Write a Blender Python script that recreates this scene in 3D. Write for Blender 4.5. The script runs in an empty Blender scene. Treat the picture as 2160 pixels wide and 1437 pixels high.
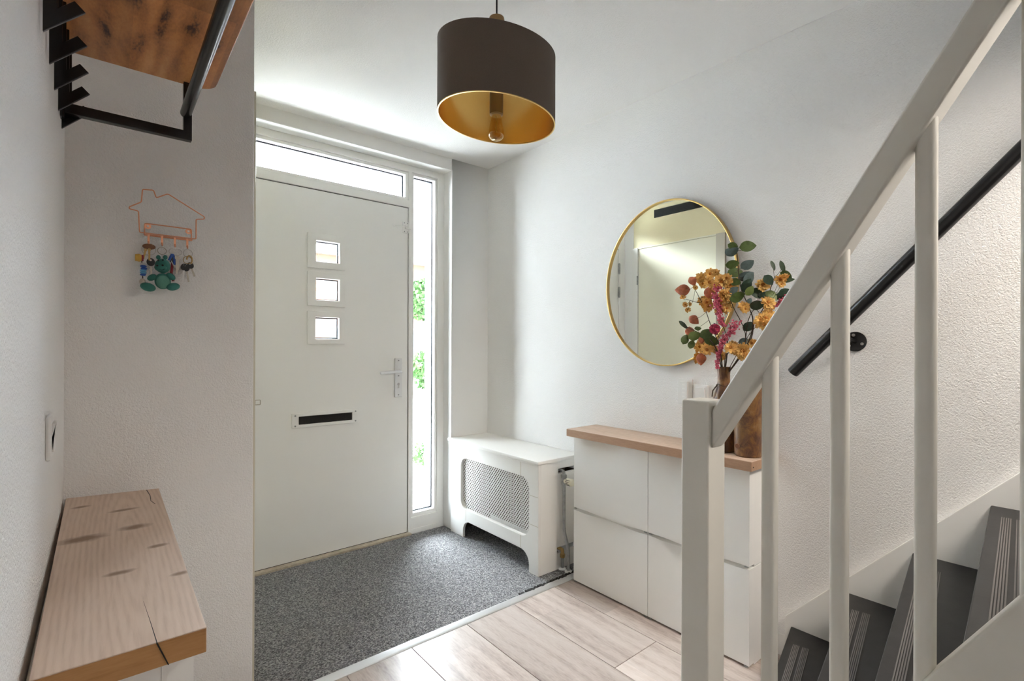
import bpy, bmesh, math, random
from mathutils import Vector, Matrix
random.seed(7)
SC = bpy.context.scene
COL = SC.collection
rad = math.radians

# ------------------------------------------------------------------ camera
YAW, ROLL, FPX = rad(39.5), rad(0.2), 1046.0
cd = bpy.data.cameras.new('camera')
cd.sensor_width = 36.0
cd.lens = FPX / 2160 * 36
cd.shift_y = (731 - 718.5) / 2160
cd.clip_start = 0.02
cam = bpy.data.objects.new('camera', cd)
COL.objects.link(cam)
Fv = Vector((math.sin(YAW), math.cos(YAW), 0))
Rv0 = Vector((math.cos(YAW), -math.sin(YAW), 0))
Uv0 = Vector((0, 0, 1))
Rv = Rv0 * math.cos(ROLL) + Uv0 * math.sin(ROLL)
Uv = -Rv0 * math.sin(ROLL) + Uv0 * math.cos(ROLL)
m3 = Matrix((Rv, Uv, -Fv)).transposed()
cam.matrix_world = Matrix.Translation((0, 0, 1.24)) @ m3.to_4x4()
SC.camera = cam

# ------------------------------------------------------------------ world, lights, exposure
wd = bpy.data.worlds.new('sky')
SC.world = wd
wd.use_nodes = True
bg = wd.node_tree.nodes['Background']
bg.inputs['Color'].default_value = (0.86, 0.93, 1.0, 1)
bg.inputs['Strength'].default_value = 17.0

def area(name, loc, target, sx, sy, power, col):
    l = bpy.data.lights.new(name, 'AREA')
    l.shape = 'RECTANGLE'; l.size = sx; l.size_y = sy; l.energy = power; l.color = col
    o = bpy.data.objects.new(name, l); COL.objects.link(o)
    o.location = loc
    o.rotation_euler = (Vector(target) - Vector(loc)).to_track_quat('-Z', 'Y').to_euler()
    return o
sn = bpy.data.lights.new('hazy_sun', 'SUN')
sn.energy = 26.0; sn.angle = rad(48); sn.color = (0.93, 0.96, 1.0)
sno = bpy.data.objects.new('hazy_sun', sn); COL.objects.link(sno)
sno.rotation_euler = Vector((-0.32, -0.66, -0.68)).to_track_quat('-Z', 'Y').to_euler()
stl = area('stairwell_lamp', (1.7, -0.55, 2.2), (1.75, 0.35, 0.2), 0.5, 0.5, 8.0, (1.0, 0.90, 0.79))
stl.data.shape = 'DISK'; stl.data.spread = rad(125)
hall = area('hall_fill_lamp', (0.55, -2.4, 2.44), (0.55, -2.4, 0), 0.5, 0.5, 3.0, (1.0, 0.92, 0.84))  # unseen lamp added behind the camera to fill the niche wall
hall.data.shape = 'DISK'

SC.view_settings.view_transform = 'Standard'
SC.view_settings.look = 'None'
SC.view_settings.gamma = 1.0
SC.view_settings.use_curve_mapping = False
SC.view_settings.exposure = 1.26
SC.cycles.use_denoising = True
SC.cycles.max_bounces = 18
SC.cycles.diffuse_bounces = 14
SC.cycles.transparent_max_bounces = 16
SC.cycles.caustics_reflective = False
SC.cycles.caustics_refractive = False
SC.cycles.sample_clamp_indirect = 8.0

# ------------------------------------------------------------------ materials
def _nt(name):
    m = bpy.data.materials.new(name); m.use_nodes = True
    nt = m.node_tree
    return m, nt, nt.nodes['Principled BSDF']

def N(nt, kind, **kw):
    n = nt.nodes.new(kind)
    for k, v in kw.items():
        if k.startswith('i_'):
            n.inputs[k[2:].replace('_', ' ')].default_value = v
        else:
            setattr(n, k, v)
    return n

def ramp(nt, fac, stops):
    r = nt.nodes.new('ShaderNodeValToRGB')
    el = r.color_ramp.elements
    while len(el) < len(stops):
        el.new(0.5)
    for e, (p, c) in zip(el, stops):
        e.position = p; e.color = (*c, 1)
    nt.links.new(fac, r.inputs[0])
    return r.outputs[0]

def coords(nt, scale=(1, 1, 1), rot=(0, 0, 0), loc=(0, 0, 0), world=False):
    if world:
        g = nt.nodes.new('ShaderNodeNewGeometry'); src = g.outputs['Position']
    else:
        t = nt.nodes.new('ShaderNodeTexCoord'); src = t.outputs['Object']
    mp = nt.nodes.new('ShaderNodeMapping')
    mp.inputs['Scale'].default_value = scale
    mp.inputs['Rotation'].default_value = rot
    mp.inputs['Location'].default_value = loc
    nt.links.new(src, mp.inputs[0])
    return mp.outputs[0]

def noise(nt, vec, scale, detail=3, rough=0.5, dist=0.0):
    n = N(nt, 'ShaderNodeTexNoise')
    n.inputs['Scale'].default_value = scale; n.inputs['Detail'].default_value = detail
    n.inputs['Roughness'].default_value = rough; n.inputs['Distortion'].default_value = dist
    nt.links.new(vec, n.inputs['Vector'])
    return n.outputs['Fac']

def bump(nt, b, height, strength, dist, prev=None):
    bn = nt.nodes.new('ShaderNodeBump')
    bn.inputs['Strength'].default_value = strength; bn.inputs['Distance'].default_value = dist
    nt.links.new(height, bn.inputs['Height'])
    nt.links.new(bn.outputs[0], b.inputs['Normal'])
    return bn

def mul(nt, a, b, fac=1.0, kind='MULTIPLY'):
    mx = nt.nodes.new('ShaderNodeMix'); mx.data_type = 'RGBA'; mx.blend_type = kind
    mx.inputs[0].default_value = fac
    for sock, v in ((mx.inputs[6], a), (mx.inputs[7], b)):
        if isinstance(v, tuple): sock.default_value = (*v, 1)
        else: nt.links.new(v, sock)
    return mx.outputs[2]

def plain(name, col, rough=0.5, metal=0.0, bmp=None, var=None, coat=0.0, spec=0.5, world=True):
    m, nt, b = _nt(name)
    b.inputs['Base Color'].default_value = (*col, 1)
    b.inputs['Roughness'].default_value = rough
    b.inputs['Metallic'].default_value = metal
    b.inputs['Coat Weight'].default_value = coat
    b.inputs['Specular IOR Level'].default_value = spec
    v = coords(nt, world=world)
    if var:
        f = noise(nt, v, var[0], 4, 0.6)
        a = tuple(c * (1 - var[1]) for c in col); c2 = tuple(min(1, c * (1 + var[1])) for c in col)
        nt.links.new(ramp(nt, f, [(0.3, a), (0.7, c2)]), b.inputs['Base Color'])
    if bmp:
        bump(nt, b, noise(nt, v, bmp[0], 3, 0.6), bmp[1], bmp[2])
    return m

def stucco(name, col, scale=105, strength=0.5, dist=0.004):
    m, nt, b = _nt(name)
    v = coords(nt, world=True)
    f1 = noise(nt, v, scale, 3, 0.6, 0.6)
    f2 = noise(nt, v, 2.2, 2)
    c = ramp(nt, f2, [(0.3, tuple(x * 0.965 for x in col)), (0.7, col)])
    nt.links.new(c, b.inputs['Base Color'])
    b.inputs['Roughness'].default_value = 0.85
    b.inputs['Specular IOR Level'].default_value = 0.25
    h = ramp(nt, f1, [(0.32, (0, 0, 0)), (0.68, (1, 1, 1))])
    bump(nt, b, h, strength, dist)
    return m

M = {}
M['wall'] = stucco('white_stucco', (0.89, 0.885, 0.88), 165, 0.55, 0.003)
M['ceil'] = stucco('ceiling_stucco', (0.90, 0.895, 0.89), 150, 0.4, 0.0025)
M['smooth_wall'] = stucco('smooth_plaster', (0.90, 0.90, 0.89), 60, 0.1, 0.001)
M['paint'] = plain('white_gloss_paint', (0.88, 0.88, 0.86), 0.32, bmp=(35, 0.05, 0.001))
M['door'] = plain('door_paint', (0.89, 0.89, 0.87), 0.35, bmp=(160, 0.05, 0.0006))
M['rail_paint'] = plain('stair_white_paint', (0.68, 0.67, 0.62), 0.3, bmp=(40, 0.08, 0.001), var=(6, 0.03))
M['cream'] = plain('cream_paint', (0.88, 0.86, 0.70), 0.5, bmp=(9, 0.05, 0.004))
M['cream_panel'] = plain('pale_yellow_panel', (0.85, 0.78, 0.52), 0.4)
M['beige'] = plain('beige_frame_paint', (0.62, 0.58, 0.48), 0.4)
M['rad'] = plain('radiator_cover_paint', (0.90, 0.89, 0.86), 0.35)
M['plastic'] = plain('white_plastic', (0.85, 0.85, 0.84), 0.3)
M['shoe'] = plain('white_cabinet_plastic', (0.91, 0.915, 0.90), 0.35, bmp=(220, 0.03, 0.0005))
M['black'] = plain('black_steel', (0.010, 0.010, 0.011), 0.27)
M['black_edge'] = plain('grey_steel', (0.05, 0.05, 0.055), 0.3, metal=0.3)
M['dark'] = plain('dark_gap', (0.02, 0.018, 0.016), 0.8)
M['gold'] = plain('brushed_gold', (0.80, 0.57, 0.22), 0.28, metal=1.0)
M['shade_gold'] = plain('gold_foil_lining', (0.98, 0.62, 0.18), 0.22, metal=0.8, bmp=(60, 0.06, 0.001))
M['copper'] = plain('copper_wire', (0.85, 0.42, 0.26), 0.3, metal=0.9)
M['steel'] = plain('steel', (0.62, 0.61, 0.6), 0.3, metal=1.0)
M['alu'] = plain('aluminium_strip', (0.78, 0.79, 0.8), 0.35, metal=0.7)
M['brass'] = plain('brass', (0.45, 0.30, 0.12), 0.4, metal=0.9)
M['galv'] = plain('galvanised_pipe', (0.36, 0.37, 0.37), 0.45, metal=0.6, var=(40, 0.2))
M['tread'] = plain('black_tread_paint', (0.017, 0.0165, 0.0165), 0.5, bmp=(220, 0.12, 0.001), var=(18, 0.3))
M['grip'] = plain('rubber_grip', (0.12, 0.11, 0.105), 0.55)
M['spacer'] = plain('dark_spacer', (0.006, 0.008, 0.014), 0.5)
M['taupe'] = plain('taupe_fabric', (0.125, 0.096, 0.077), 0.85, bmp=(700, 0.35, 0.001), var=(900, 0.18))
M['bulb'] = plain('frosted_bulb', (0.9, 0.82, 0.6), 0.2, spec=0.8)
M['teal'] = plain('teal_plush', (0.045, 0.20, 0.17), 0.95, bmp=(500, 0.5, 0.002))
M['teal_light'] = plain('light_teal_plush', (0.12, 0.32, 0.25), 0.95, bmp=(500, 0.5, 0.002))
M['blue'] = plain('blue_beads', (0.03, 0.10, 0.42), 0.3)
M['lblue'] = plain('light_blue_beads', (0.12, 0.38, 0.62), 0.3)
M['yellow'] = plain('yellow_charm', (0.65, 0.38, 0.06), 0.4)
M['red'] = plain('red_strap', (0.25, 0.02, 0.03), 0.6)
M['leather'] = plain('brown_leather', (0.20, 0.085, 0.04), 0.6)
M['silver_dull'] = plain('dull_key_metal', (0.5, 0.46, 0.4), 0.35, metal=1.0)
M['grille_shade'] = plain('brown_grille_shade', (0.10, 0.075, 0.055), 0.85)  # dark brown in place of the shade inside the radiator cover
M['threshold'] = plain('worn_threshold', (0.48, 0.42, 0.33), 0.6, var=(30, 0.25), bmp=(60, 0.3, 0.003))
M['reveal_blue_shade'] = plain('blue_shaded_reveal', (0.10, 0.17, 0.30), 0.6)  # shade under blue sky put into the colour

def glass():
    m = bpy.data.materials.new('window_glass'); m.use_nodes = True
    nt = m.node_tree; nt.nodes.clear()
    out = nt.nodes.new('ShaderNodeOutputMaterial')
    tr = N(nt, 'ShaderNodeBsdfTransparent'); tr.inputs[0].default_value = (0.96, 0.98, 0.98, 1)
    gl = N(nt, 'ShaderNodeBsdfGlossy'); gl.inputs['Roughness'].default_value = 0.0
    fr = N(nt, 'ShaderNodeFresnel'); fr.inputs[0].default_value = 1.35
    mx = N(nt, 'ShaderNodeMixShader')
    nt.links.new(fr.outputs[0], mx.inputs[0]); nt.links.new(tr.outputs[0], mx.inputs[1]); nt.links.new(gl.outputs[0], mx.inputs[2])
    nt.links.new(mx.outputs[0], out.inputs[0])
    return m
M['glass'] = glass()
def amber():
    m = bpy.data.materials.new('amber_bulb_glass'); m.use_nodes = True
    nt = m.node_tree; nt.nodes.clear()
    out = nt.nodes.new('ShaderNodeOutputMaterial')
    tr = N(nt, 'ShaderNodeBsdfTransparent'); tr.inputs[0].default_value = (0.95, 0.80, 0.5, 1)
    gl = N(nt, 'ShaderNodeBsdfGlossy'); gl.inputs['Roughness'].default_value = 0.08; gl.inputs[0].default_value = (1, 0.85, 0.55, 1)
    lw = N(nt, 'ShaderNodeLayerWeight'); lw.inputs[0].default_value = 0.35
    mx = N(nt, 'ShaderNodeMixShader')
    nt.links.new(lw.outputs['Facing'], mx.inputs[0]); nt.links.new(tr.outputs[0], mx.inputs[1]); nt.links.new(gl.outputs[0], mx.inputs[2])
    nt.links.new(mx.outputs[0], out.inputs[0])
    return m
M['bulb'] = amber()
M['socket'] = plain('bronze_socket', (0.30, 0.19, 0.08), 0.4, metal=0.6)
M['mirror'] = plain('mirror_glass', (0.93, 0.94, 0.92), 0.0, metal=1.0)

def carpet():
    m, nt, b = _nt('grey_loop_carpet')
    v = coords(nt, scale=(1, 1.25, 1), world=True)
    f = noise(nt, v, 150, 2, 0.75)
    w = N(nt, 'ShaderNodeTexVoronoi'); w.inputs['Scale'].default_value = 115
    nt.links.new(v, w.inputs['Vector'])
    c = ramp(nt, f, [(0.34, (0.06, 0.061, 0.065)), (0.5, (0.23, 0.233, 0.245)), (0.66, (0.52, 0.52, 0.52))])
    nt.links.new(c, b.inputs['Base Color'])
    b.inputs['Roughness'].default_value = 0.95
    b.inputs['Specular IOR Level'].default_value = 0.1
    bump(nt, b, w.outputs['Distance'], 0.8, 0.008)
    return m
M['carpet'] = carpet()

def wood(name, stops, axis='y', grain=1.0, rough=0.5, knots=(), knotcol=(0.16, 0.08, 0.035), rnd=0.0, bands=None, stave=None, bstr=0.12, wav=9.0, wt=(0.42, 0.22, 0.40), dis=7.0, an=0.12, rings=None, sr=(0.84, 1.12)):
    """long grain along axis; object space"""
    m, nt, b = _nt(name)
    L = nt.links
    sc = {'x': (an, 1, 1), 'y': (1, an, 1), 'z': (1, 1, an)}[axis]
    v = coords(nt)
    if rnd:
        oi = nt.nodes.new('ShaderNodeObjectInfo')
        vm = N(nt, 'ShaderNodeVectorMath', operation='SCALE'); vm.inputs['Scale'].default_value = 37.0
        cmb = nt.nodes.new('ShaderNodeCombineXYZ')
        for i in range(3): L.new(oi.outputs['Random'], cmb.inputs[i])
        L.new(cmb.outputs[0], vm.inputs[0])
        ad = N(nt, 'ShaderNodeVectorMath', operation='ADD')
        L.new(v, ad.inputs[0]); L.new(vm.outputs[0], ad.inputs[1]); v = ad.outputs[0]
    mp = nt.nodes.new('ShaderNodeMapping'); mp.inputs['Scale'].default_value = sc
    L.new(v, mp.inputs[0]); vs = mp.outputs[0]
    wv = N(nt, 'ShaderNodeTexWave', wave_type='BANDS', bands_direction='X' if axis != 'x' else 'Y')
    wv.inputs['Scale'].default_value = wav * grain; wv.inputs['Distortion'].default_value = dis
    wv.inputs['Detail'].default_value = 3.0; wv.inputs['Detail Scale'].default_value = 1.3
    if rings:
        wv.wave_type = 'RINGS'; wv.rings_direction = 'Z'
        rm = nt.nodes.new('ShaderNodeMapping'); rm.inputs['Location'].default_value = (-rings[0], -rings[1] * an, 0)
        L.new(vs, rm.inputs[0]); L.new(rm.outputs[0], wv.inputs['Vector'])
    else:
        L.new(vs, wv.inputs['Vector'])
    fine = noise(nt, vs, 160 * grain, 3, 0.6)
    big = noise(nt, vs, 5 * grain, 4, 0.6, 0.8)
    mixf = N(nt, 'ShaderNodeMath', operation='MULTIPLY_ADD'); mixf.inputs[1].default_value = wt[0]
    L.new(wv.outputs['Fac'], mixf.inputs[0])
    m2 = N(nt, 'ShaderNodeMath', operation='MULTIPLY_ADD'); m2.inputs[1].default_value = wt[1]
    L.new(fine, m2.inputs[0])
    m3_ = N(nt, 'ShaderNodeMath', operation='MULTIPLY'); m3_.inputs[1].default_value = wt[2]
    L.new(big, m3_.inputs[0]); L.new(m3_.outputs[0], m2.inputs[2]); L.new(m2.outputs[0], mixf.inputs[2])
    c = ramp(nt, mixf.outputs[0], stops)
    if rnd:
        hr = N(nt, 'ShaderNodeMapRange'); hr.inputs['To Min'].default_value = 1 - rnd; hr.inputs['To Max'].default_value = 1 + rnd * 0.4
        L.new(oi.outputs['Random'], hr.inputs['Value'])
        hv = nt.nodes.new('ShaderNodeHueSaturation'); L.new(hr.outputs[0], hv.inputs['Value']); L.new(c, hv.inputs['Color']); c = hv.outputs[0]
    if stave:
        # glued staves / printed strips: a random tone for each
        sv = N(nt, 'ShaderNodeVectorMath', operation='MULTIPLY'); sv.inputs[1].default_value = stave
        L.new(v, sv.inputs[0])
        fl = N(nt, 'ShaderNodeVectorMath', operation='FLOOR'); L.new(sv.outputs[0], fl.inputs[0])
        wn = N(nt, 'ShaderNodeTexWhiteNoise', noise_dimensions='3D'); L.new(fl.outputs[0], wn.inputs['Vector'])
        hr2 = N(nt, 'ShaderNodeMapRange'); hr2.inputs['To Min'].default_value = sr[0]; hr2.inputs['To Max'].default_value = sr[1]
        L.new(wn.outputs['Value'], hr2.inputs['Value'])
        hv2 = nt.nodes.new('ShaderNodeHueSaturation'); L.new(hr2.outputs[0], hv2.inputs['Value']); L.new(c, hv2.inputs['Color']); c = hv2.outputs[0]
    for (kx, ky, kz, sx, sy) in knots:
        su = N(nt, 'ShaderNodeVectorMath', operation='SUBTRACT'); su.inputs[1].default_value = (kx, ky, kz)
        L.new(v, su.inputs[0])
        dv = N(nt, 'ShaderNodeVectorMath', operation='DIVIDE'); dv.inputs[1].default_value = (sx, sy, 1.0)
        L.new(su.outputs[0], dv.inputs[0])
        ln = N(nt, 'ShaderNodeVectorMath', operation='LENGTH'); L.new(dv.outputs[0], ln.inputs[0])
        nn = noise(nt, v, 45, 2)
        ad2 = N(nt, 'ShaderNodeMath', operation='MULTIPLY_ADD'); ad2.inputs[1].default_value = 0.8
        L.new(nn, ad2.inputs[0]); L.new(ln.outputs['Value'], ad2.inputs[2])
        fr = N(nt, 'ShaderNodeMapRange'); fr.inputs['From Min'].default_value = 0.85; fr.inputs['From Max'].default_value = 1.6
        fr.inputs['To Min'].default_value = 0.9; fr.inputs['To Max'].default_value = 0.0
        L.new(ad2.outputs[0], fr.inputs['Value'])
        mx = nt.nodes.new('ShaderNodeMix'); mx.data_type = 'RGBA'
        L.new(fr.outputs[0], mx.inputs[0]); L.new(c, mx.inputs[6]); mx.inputs[7].default_value = (*knotcol, 1); c = mx.outputs[2]
    L.new(c, b.inputs['Base Color'])
    b.inputs['Roughness'].default_value = rough
    bump(nt, b, fine, bstr, 0.001)
    return m
KN = [(-.065, .11, .0, .045, .024), (.03, .13, 0, .03, .02), (.062, -.04, 0, .02, .011), (-.005, -.15, 0, .022, .012), (.085, -.225, 0, .016, .010), (.012, .30, 0, .03, .012), (-.075, .40, 0, .02, .012)]
M['pine'] = wood('brushed_pine', [(0.30, (0.50, 0.36, 0.27)), (0.5, (0.62, 0.47, 0.37)), (0.75, (0.68, 0.54, 0.44))], 'y', 1.0, 0.55, knots=KN, knotcol=(0.22, 0.13, 0.07), wav=34, wt=(0.13, 0.45, 0.42), dis=2.2, an=0.07, rings=(0.018, -0.06))
M['pine_end'] = wood('pine_end_grain', [(0.25, (0.30, 0.14, 0.045)), (0.5, (0.42, 0.21, 0.075)), (0.8, (0.50, 0.27, 0.11))], 'x', 2.2, 0.6, wt=(0.2, 0.45, 0.35))
M['oak'] = wood('light_wood_top', [(0.25, (0.46, 0.31, 0.21)), (0.5, (0.62, 0.46, 0.35)), (0.8, (0.72, 0.58, 0.47))], 'y', 1.2, 0.55, wt=(0.15, 0.45, 0.4))
M['oak_edge'] = wood('wood_top_edge', [(0.2, (0.33, 0.19, 0.115)), (0.5, (0.45, 0.28, 0.18)), (0.8, (0.52, 0.35, 0.23))], 'y', 2.4, 0.6, wt=(0.1, 0.5, 0.4))
M['acacia'] = wood('acacia', [(0.34, (0.07, 0.028, 0.014)), (0.40, (0.40, 0.145, 0.042)), (0.52, (0.64, 0.26, 0.08)), (0.68, (0.80, 0.40, 0.15))], 'y', 1.6, 0.34, stave=(11.0, 2.3, 0.0), wav=4, wt=(0.12, 0.18, 0.70), an=0.32, sr=(0.66, 1.12))
M['laminate'] = wood('laminate_oak', [(0.33, (0.22, 0.175, 0.155)), (0.43, (0.42, 0.345, 0.31)), (0.54, (0.55, 0.475, 0.435)), (0.72, (0.64, 0.575, 0.54))], 'y', 0.8, 0.33, rnd=0.12, stave=(7.35, 1.6, 0.0), bstr=0.05, wav=6, wt=(0.08, 0.32, 0.60), an=0.17)
M['vase'] = plain('mottled_brown_ceramic', (0.16, 0.085, 0.04), 0.42, bmp=(40, 0.3, 0.003))
def vase_mat():
    m, nt, b = _nt('mottled_bark_vase')
    v = coords(nt, scale=(1, 1, 0.7))
    f = noise(nt, v, 22, 5, 0.7, 1.2)
    c = ramp(nt, f, [(0.28, (0.045, 0.022, 0.014)), (0.45, (0.14, 0.065, 0.035)), (0.58, (0.23, 0.115, 0.035)), (0.75, (0.30, 0.20, 0.12))])
    nt.links.new(c, b.inputs['Base Color']); b.inputs['Roughness'].default_value = 0.4
    bump(nt, b, f, 0.35, 0.004)
    return m
M['vase'] = vase_mat()
LEAF = [plain('leaf_green', (0.085, 0.135, 0.035), 0.5, var=(60, 0.25)), plain('leaf_blue_green', (0.13, 0.19, 0.19), 0.55, var=(60, 0.2)),
        plain('leaf_dark', (0.035, 0.07, 0.045), 0.5, var=(60, 0.2)), plain('leaf_fresh', (0.15, 0.21, 0.055), 0.5, var=(60, 0.2)),
        plain('leaf_slim', (0.06, 0.095, 0.055), 0.5, var=(60, 0.2))]
M['petal'] = plain('orange_petal', (0.95, 0.53, 0.17), 0.7, var=(80, 0.32))
M['petal_mid'] = plain('petal_centre', (0.45, 0.17, 0.03), 0.8)
M['pod'] = plain('terracotta_pod', (0.55, 0.18, 0.095), 0.6, var=(55, 0.3), bmp=(120, 0.4, 0.002))
M['berry'] = plain('raspberry_berries', (0.52, 0.085, 0.14), 0.45, var=(120, 0.35))
M['pink'] = plain('pink_petal', (0.55, 0.07, 0.15), 0.6, var=(90, 0.3))
M['stem'] = plain('dark_stem', (0.06, 0.04, 0.025), 0.7)
M['stem_green'] = plain('green_stem', (0.10, 0.12, 0.04), 0.7)

def bricks():
    m, nt, b = _nt('orange_brick')
    v = coords(nt, rot=(rad(90), 0, 0), world=True)
    t = N(nt, 'ShaderNodeTexBrick'); t.inputs['Scale'].default_value = 4.0
    t.inputs['Color1'].default_value = (0.11, 0.042, 0.022, 1); t.inputs['Color2'].default_value = (0.09, 0.034, 0.018, 1); t.inputs['Mortar'].default_value = (0.12, 0.07, 0.05, 1)
    nt.links.new(v, t.inputs['Vector']); nt.links.new(t.outputs['Color'], b.inputs['Base Color'])
    b.inputs['Roughness'].default_value = 0.9
    return m
M['brick'] = bricks()
M['paving'] = plain('pale_paving', (0.55, 0.54, 0.52), 0.9, var=(3, 0.1))
M['roof'] = plain('roof_tiles', (0.06, 0.045, 0.045), 0.8)
M['foliage'] = plain('garden_foliage', (0.022, 0.07, 0.008), 0.8, var=(5, 0.4))
M['bark'] = plain('bark', (0.12, 0.09, 0.06), 0.9)
M['dark_blue'] = plain('dark_window', (0.012, 0.022, 0.03), 0.3)
M['fascia'] = plain('white_fascia', (0.2, 0.2, 0.22), 0.5)

# ------------------------------------------------------------------ geometry helpers
ORG = {}
def tag(o, label=None, cat=None, group=None, kind=None):
    if label: o['label'] = label
    if cat: o['category'] = cat
    if group: o['group'] = group
    if kind: o['kind'] = kind
    return o

def thing(name, label, cat, loc, group=None, kind=None):
    o = bpy.data.objects.new(name, None); COL.objects.link(o)
    o.empty_display_size = 0.05
    o.location = loc; ORG[o] = Vector(loc)
    return tag(o, label, cat, group, kind)

class B:
    def __init__(s): s.v = []; s.f = []
    def add(s, vs, fs):
        n = len(s.v); s.v += [tuple(v) for v in vs]; s.f += [tuple(n + i for i in f) for f in fs]; return s
    def box(s, x0, x1, y0, y1, z0, z1):
        return s.add([(x0, y0, z0), (x1, y0, z0), (x1, y1, z0), (x0, y1, z0), (x0, y0, z1), (x1, y0, z1), (x1, y1, z1), (x0, y1, z1)],
                     [(0, 3, 2, 1), (4, 5, 6, 7), (0, 1, 5, 4), (1, 2, 6, 5), (2, 3, 7, 6), (3, 0, 4, 7)])
    def prism(s, poly, axis, a, b):
        """poly: 2D points; axis x: (y,z), y: (x,z), z: (x,y)"""
        def P(p, t): return {'x': (t, p[0], p[1]), 'y': (p[0], t, p[1]), 'z': (p[0], p[1], t)}[axis]
        n = len(poly)
        vs = [P(p, a) for p in poly] + [P(p, b) for p in poly]
        fs = [tuple(range(n))[::-1], tuple(range(n, 2 * n))] + [(i, (i + 1) % n, n + (i + 1) % n, n + i) for i in range(n)]
        return s.add(vs, fs)
    def holed(s, outer, holes, axis, a, b):
        bm = bmesh.new()
        def P(p, t): return {'x': (t, p[0], p[1]), 'y': (p[0], t, p[1]), 'z': (p[0], p[1], t)}[axis]
        es = []
        loops = [outer] + holes
        for lp_ in loops:
            vv = [bm.verts.new(P(p, a)) for p in lp_]
            es += [bm.edges.new((vv[i], vv[(i + 1) % len(vv)])) for i in range(len(vv))]
        bmesh.ops.triangle_fill(bm, use_beauty=True, use_dissolve=False, edges=es)
        bm.verts.index_update()
        vs = [v.co.copy() for v in bm.verts]; fs = [tuple(v.index for v in f.verts) for f in bm.faces]
        bm.free()
        n = len(vs); i = 'xyz'.index(axis)
        vb = []
        for v in vs:
            w = v.copy(); w[i] = b; vb.append(w)
        s.add(vs + vb, fs + [tuple(n + k for k in f[::-1]) for f in fs])
        off = len(s.v) - 2 * n; k = 0
        for lp_ in loops:
            L_ = len(lp_)
            for j in range(L_):
                s.f.append((off + k + j, off + k + (j + 1) % L_, off + n + k + (j + 1) % L_, off + n + k + j))
            k += L_
        return s
    def tube(s, path, r, n=10, closed=False, cap=True):
        P = [Vector(p) for p in path]; m = len(P)
        rr = r if isinstance(r, (list, tuple)) else [r] * m
        rings = []; prev = None
        for i, p in enumerate(P):
            if closed: t = (P[(i + 1) % m] - P[i - 1])
            else: t = P[min(i + 1, m - 1)] - P[max(i - 1, 0)]
            t = t.normalized() if t.length > 1e-9 else Vector((0, 0, 1))
            if prev is None:
                u = t.orthogonal().normalized()
            else:
                u = (prev - t * prev.dot(t))
                u = u.normalized() if u.length > 1e-6 else t.orthogonal().normalized()
            prev = u; w = t.cross(u)
            rings.append([p + (u * math.cos(2 * math.pi * k / n) + w * math.sin(2 * math.pi * k / n)) * rr[i] for k in range(n)])
        off = len(s.v)
        for rg in rings: s.v += [tuple(q) for q in rg]
        for i in range(m if closed else m - 1):
            a = off + i * n; b = off + ((i + 1) % m) * n
            for k in range(n): s.f.append((a + k, a + (k + 1) % n, b + (k + 1) % n, b + k))
        if cap and not closed:
            s.f.append(tuple(off + k for k in range(n))[::-1]); s.f.append(tuple(off + (m - 1) * n + k for k in range(n)))
        return s
    def lathe(s, prof, c, n=24, axis='z', capped=True):
        """prof: (radius, height) list; c: centre of base"""
        off = len(s.v); c = Vector(c)
        for r, h in prof:
            for k in range(n):
                a = 2 * math.pi * k / n; p, q = r * math.cos(a), r * math.sin(a)
                d = {'z': (p, q, h), 'x': (h, p, q), 'y': (p, h, q)}[axis]
                s.v.append(tuple(c + Vector(d)))
        m = len(prof)
        for i in range(m - 1):
            for k in range(n):
                s.f.append((off + i * n + k, off + i * n + (k + 1) % n, off + (i + 1) * n + (k + 1) % n, off + (i + 1) * n + k))
        if capped:
            s.f.append(tuple(off + k for k in range(n))[::-1]); s.f.append(tuple(off + (m - 1) * n + k for k in range(n)))
        return s
    def ball(s, c, r, nu=14, nv=8, sc=(1, 1, 1), rot=None):
        off = len(s.v); c = Vector(c)
        pts = []
        for j in range(nv + 1):
            th = math.pi * j / nv
            for k in range(nu):
                a = 2 * math.pi * k / nu
                p = Vector((math.sin(th) * math.cos(a) * sc[0], math.sin(th) * math.sin(a) * sc[1], math.cos(th) * sc[2])) * r
                if rot is not None: p = rot @ p
                pts.append(c + p)
        s.v += [tuple(p) for p in pts]
        for j in range(nv):
            for k in range(nu):
                s.f.append((off + j * nu + k, off + (j + 1) * nu + k, off + (j + 1) * nu + (k + 1) % nu, off + j * nu + (k + 1) % nu))
        return s
    def build(s, name, mat, parent=None, bevel=0.0, seg=2, smooth=False, angle=35, loc=None, weld=True):
        bm = bmesh.new()
        vs = [bm.verts.new(v) for v in s.v]
        for f in s.f:
            try: bm.faces.new([vs[i] for i in f])
            except ValueError: pass
        if weld: bmesh.ops.remove_doubles(bm, verts=bm.verts, dist=1e-5)
        bmesh.ops.recalc_face_normals(bm, faces=bm.faces)
        if bevel:
            es = [e for e in bm.edges if len(e.link_faces) == 2 and e.calc_face_angle(0) > rad(30)]
            bmesh.ops.bevel(bm, geom=es, offset=bevel, segments=seg, profile=0.5, affect='EDGES', clamp_overlap=True)
        root = parent
        if parent is not None:
            org = ORG[parent]
        elif loc is not None:
            org = Vector(loc)
        else:
            xs = [v.co.x for v in bm.verts]; ys = [v.co.y for v in bm.verts]; zs = [v.co.z for v in bm.verts]
            org = Vector(((min(xs) + max(xs)) / 2, (min(ys) + max(ys)) / 2, min(zs)))
        bmesh.ops.translate(bm, verts=bm.verts, vec=-org)
        me = bpy.data.meshes.new(name); bm.to_mesh(me); bm.free()
        if isinstance(mat, str): mat = M[mat]
        me.materials.append(mat)
        if smooth or bevel:
            me.polygons.foreach_set('use_smooth', [True] * len(me.polygons))
            me.set_sharp_from_angle(angle=rad(angle))
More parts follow.
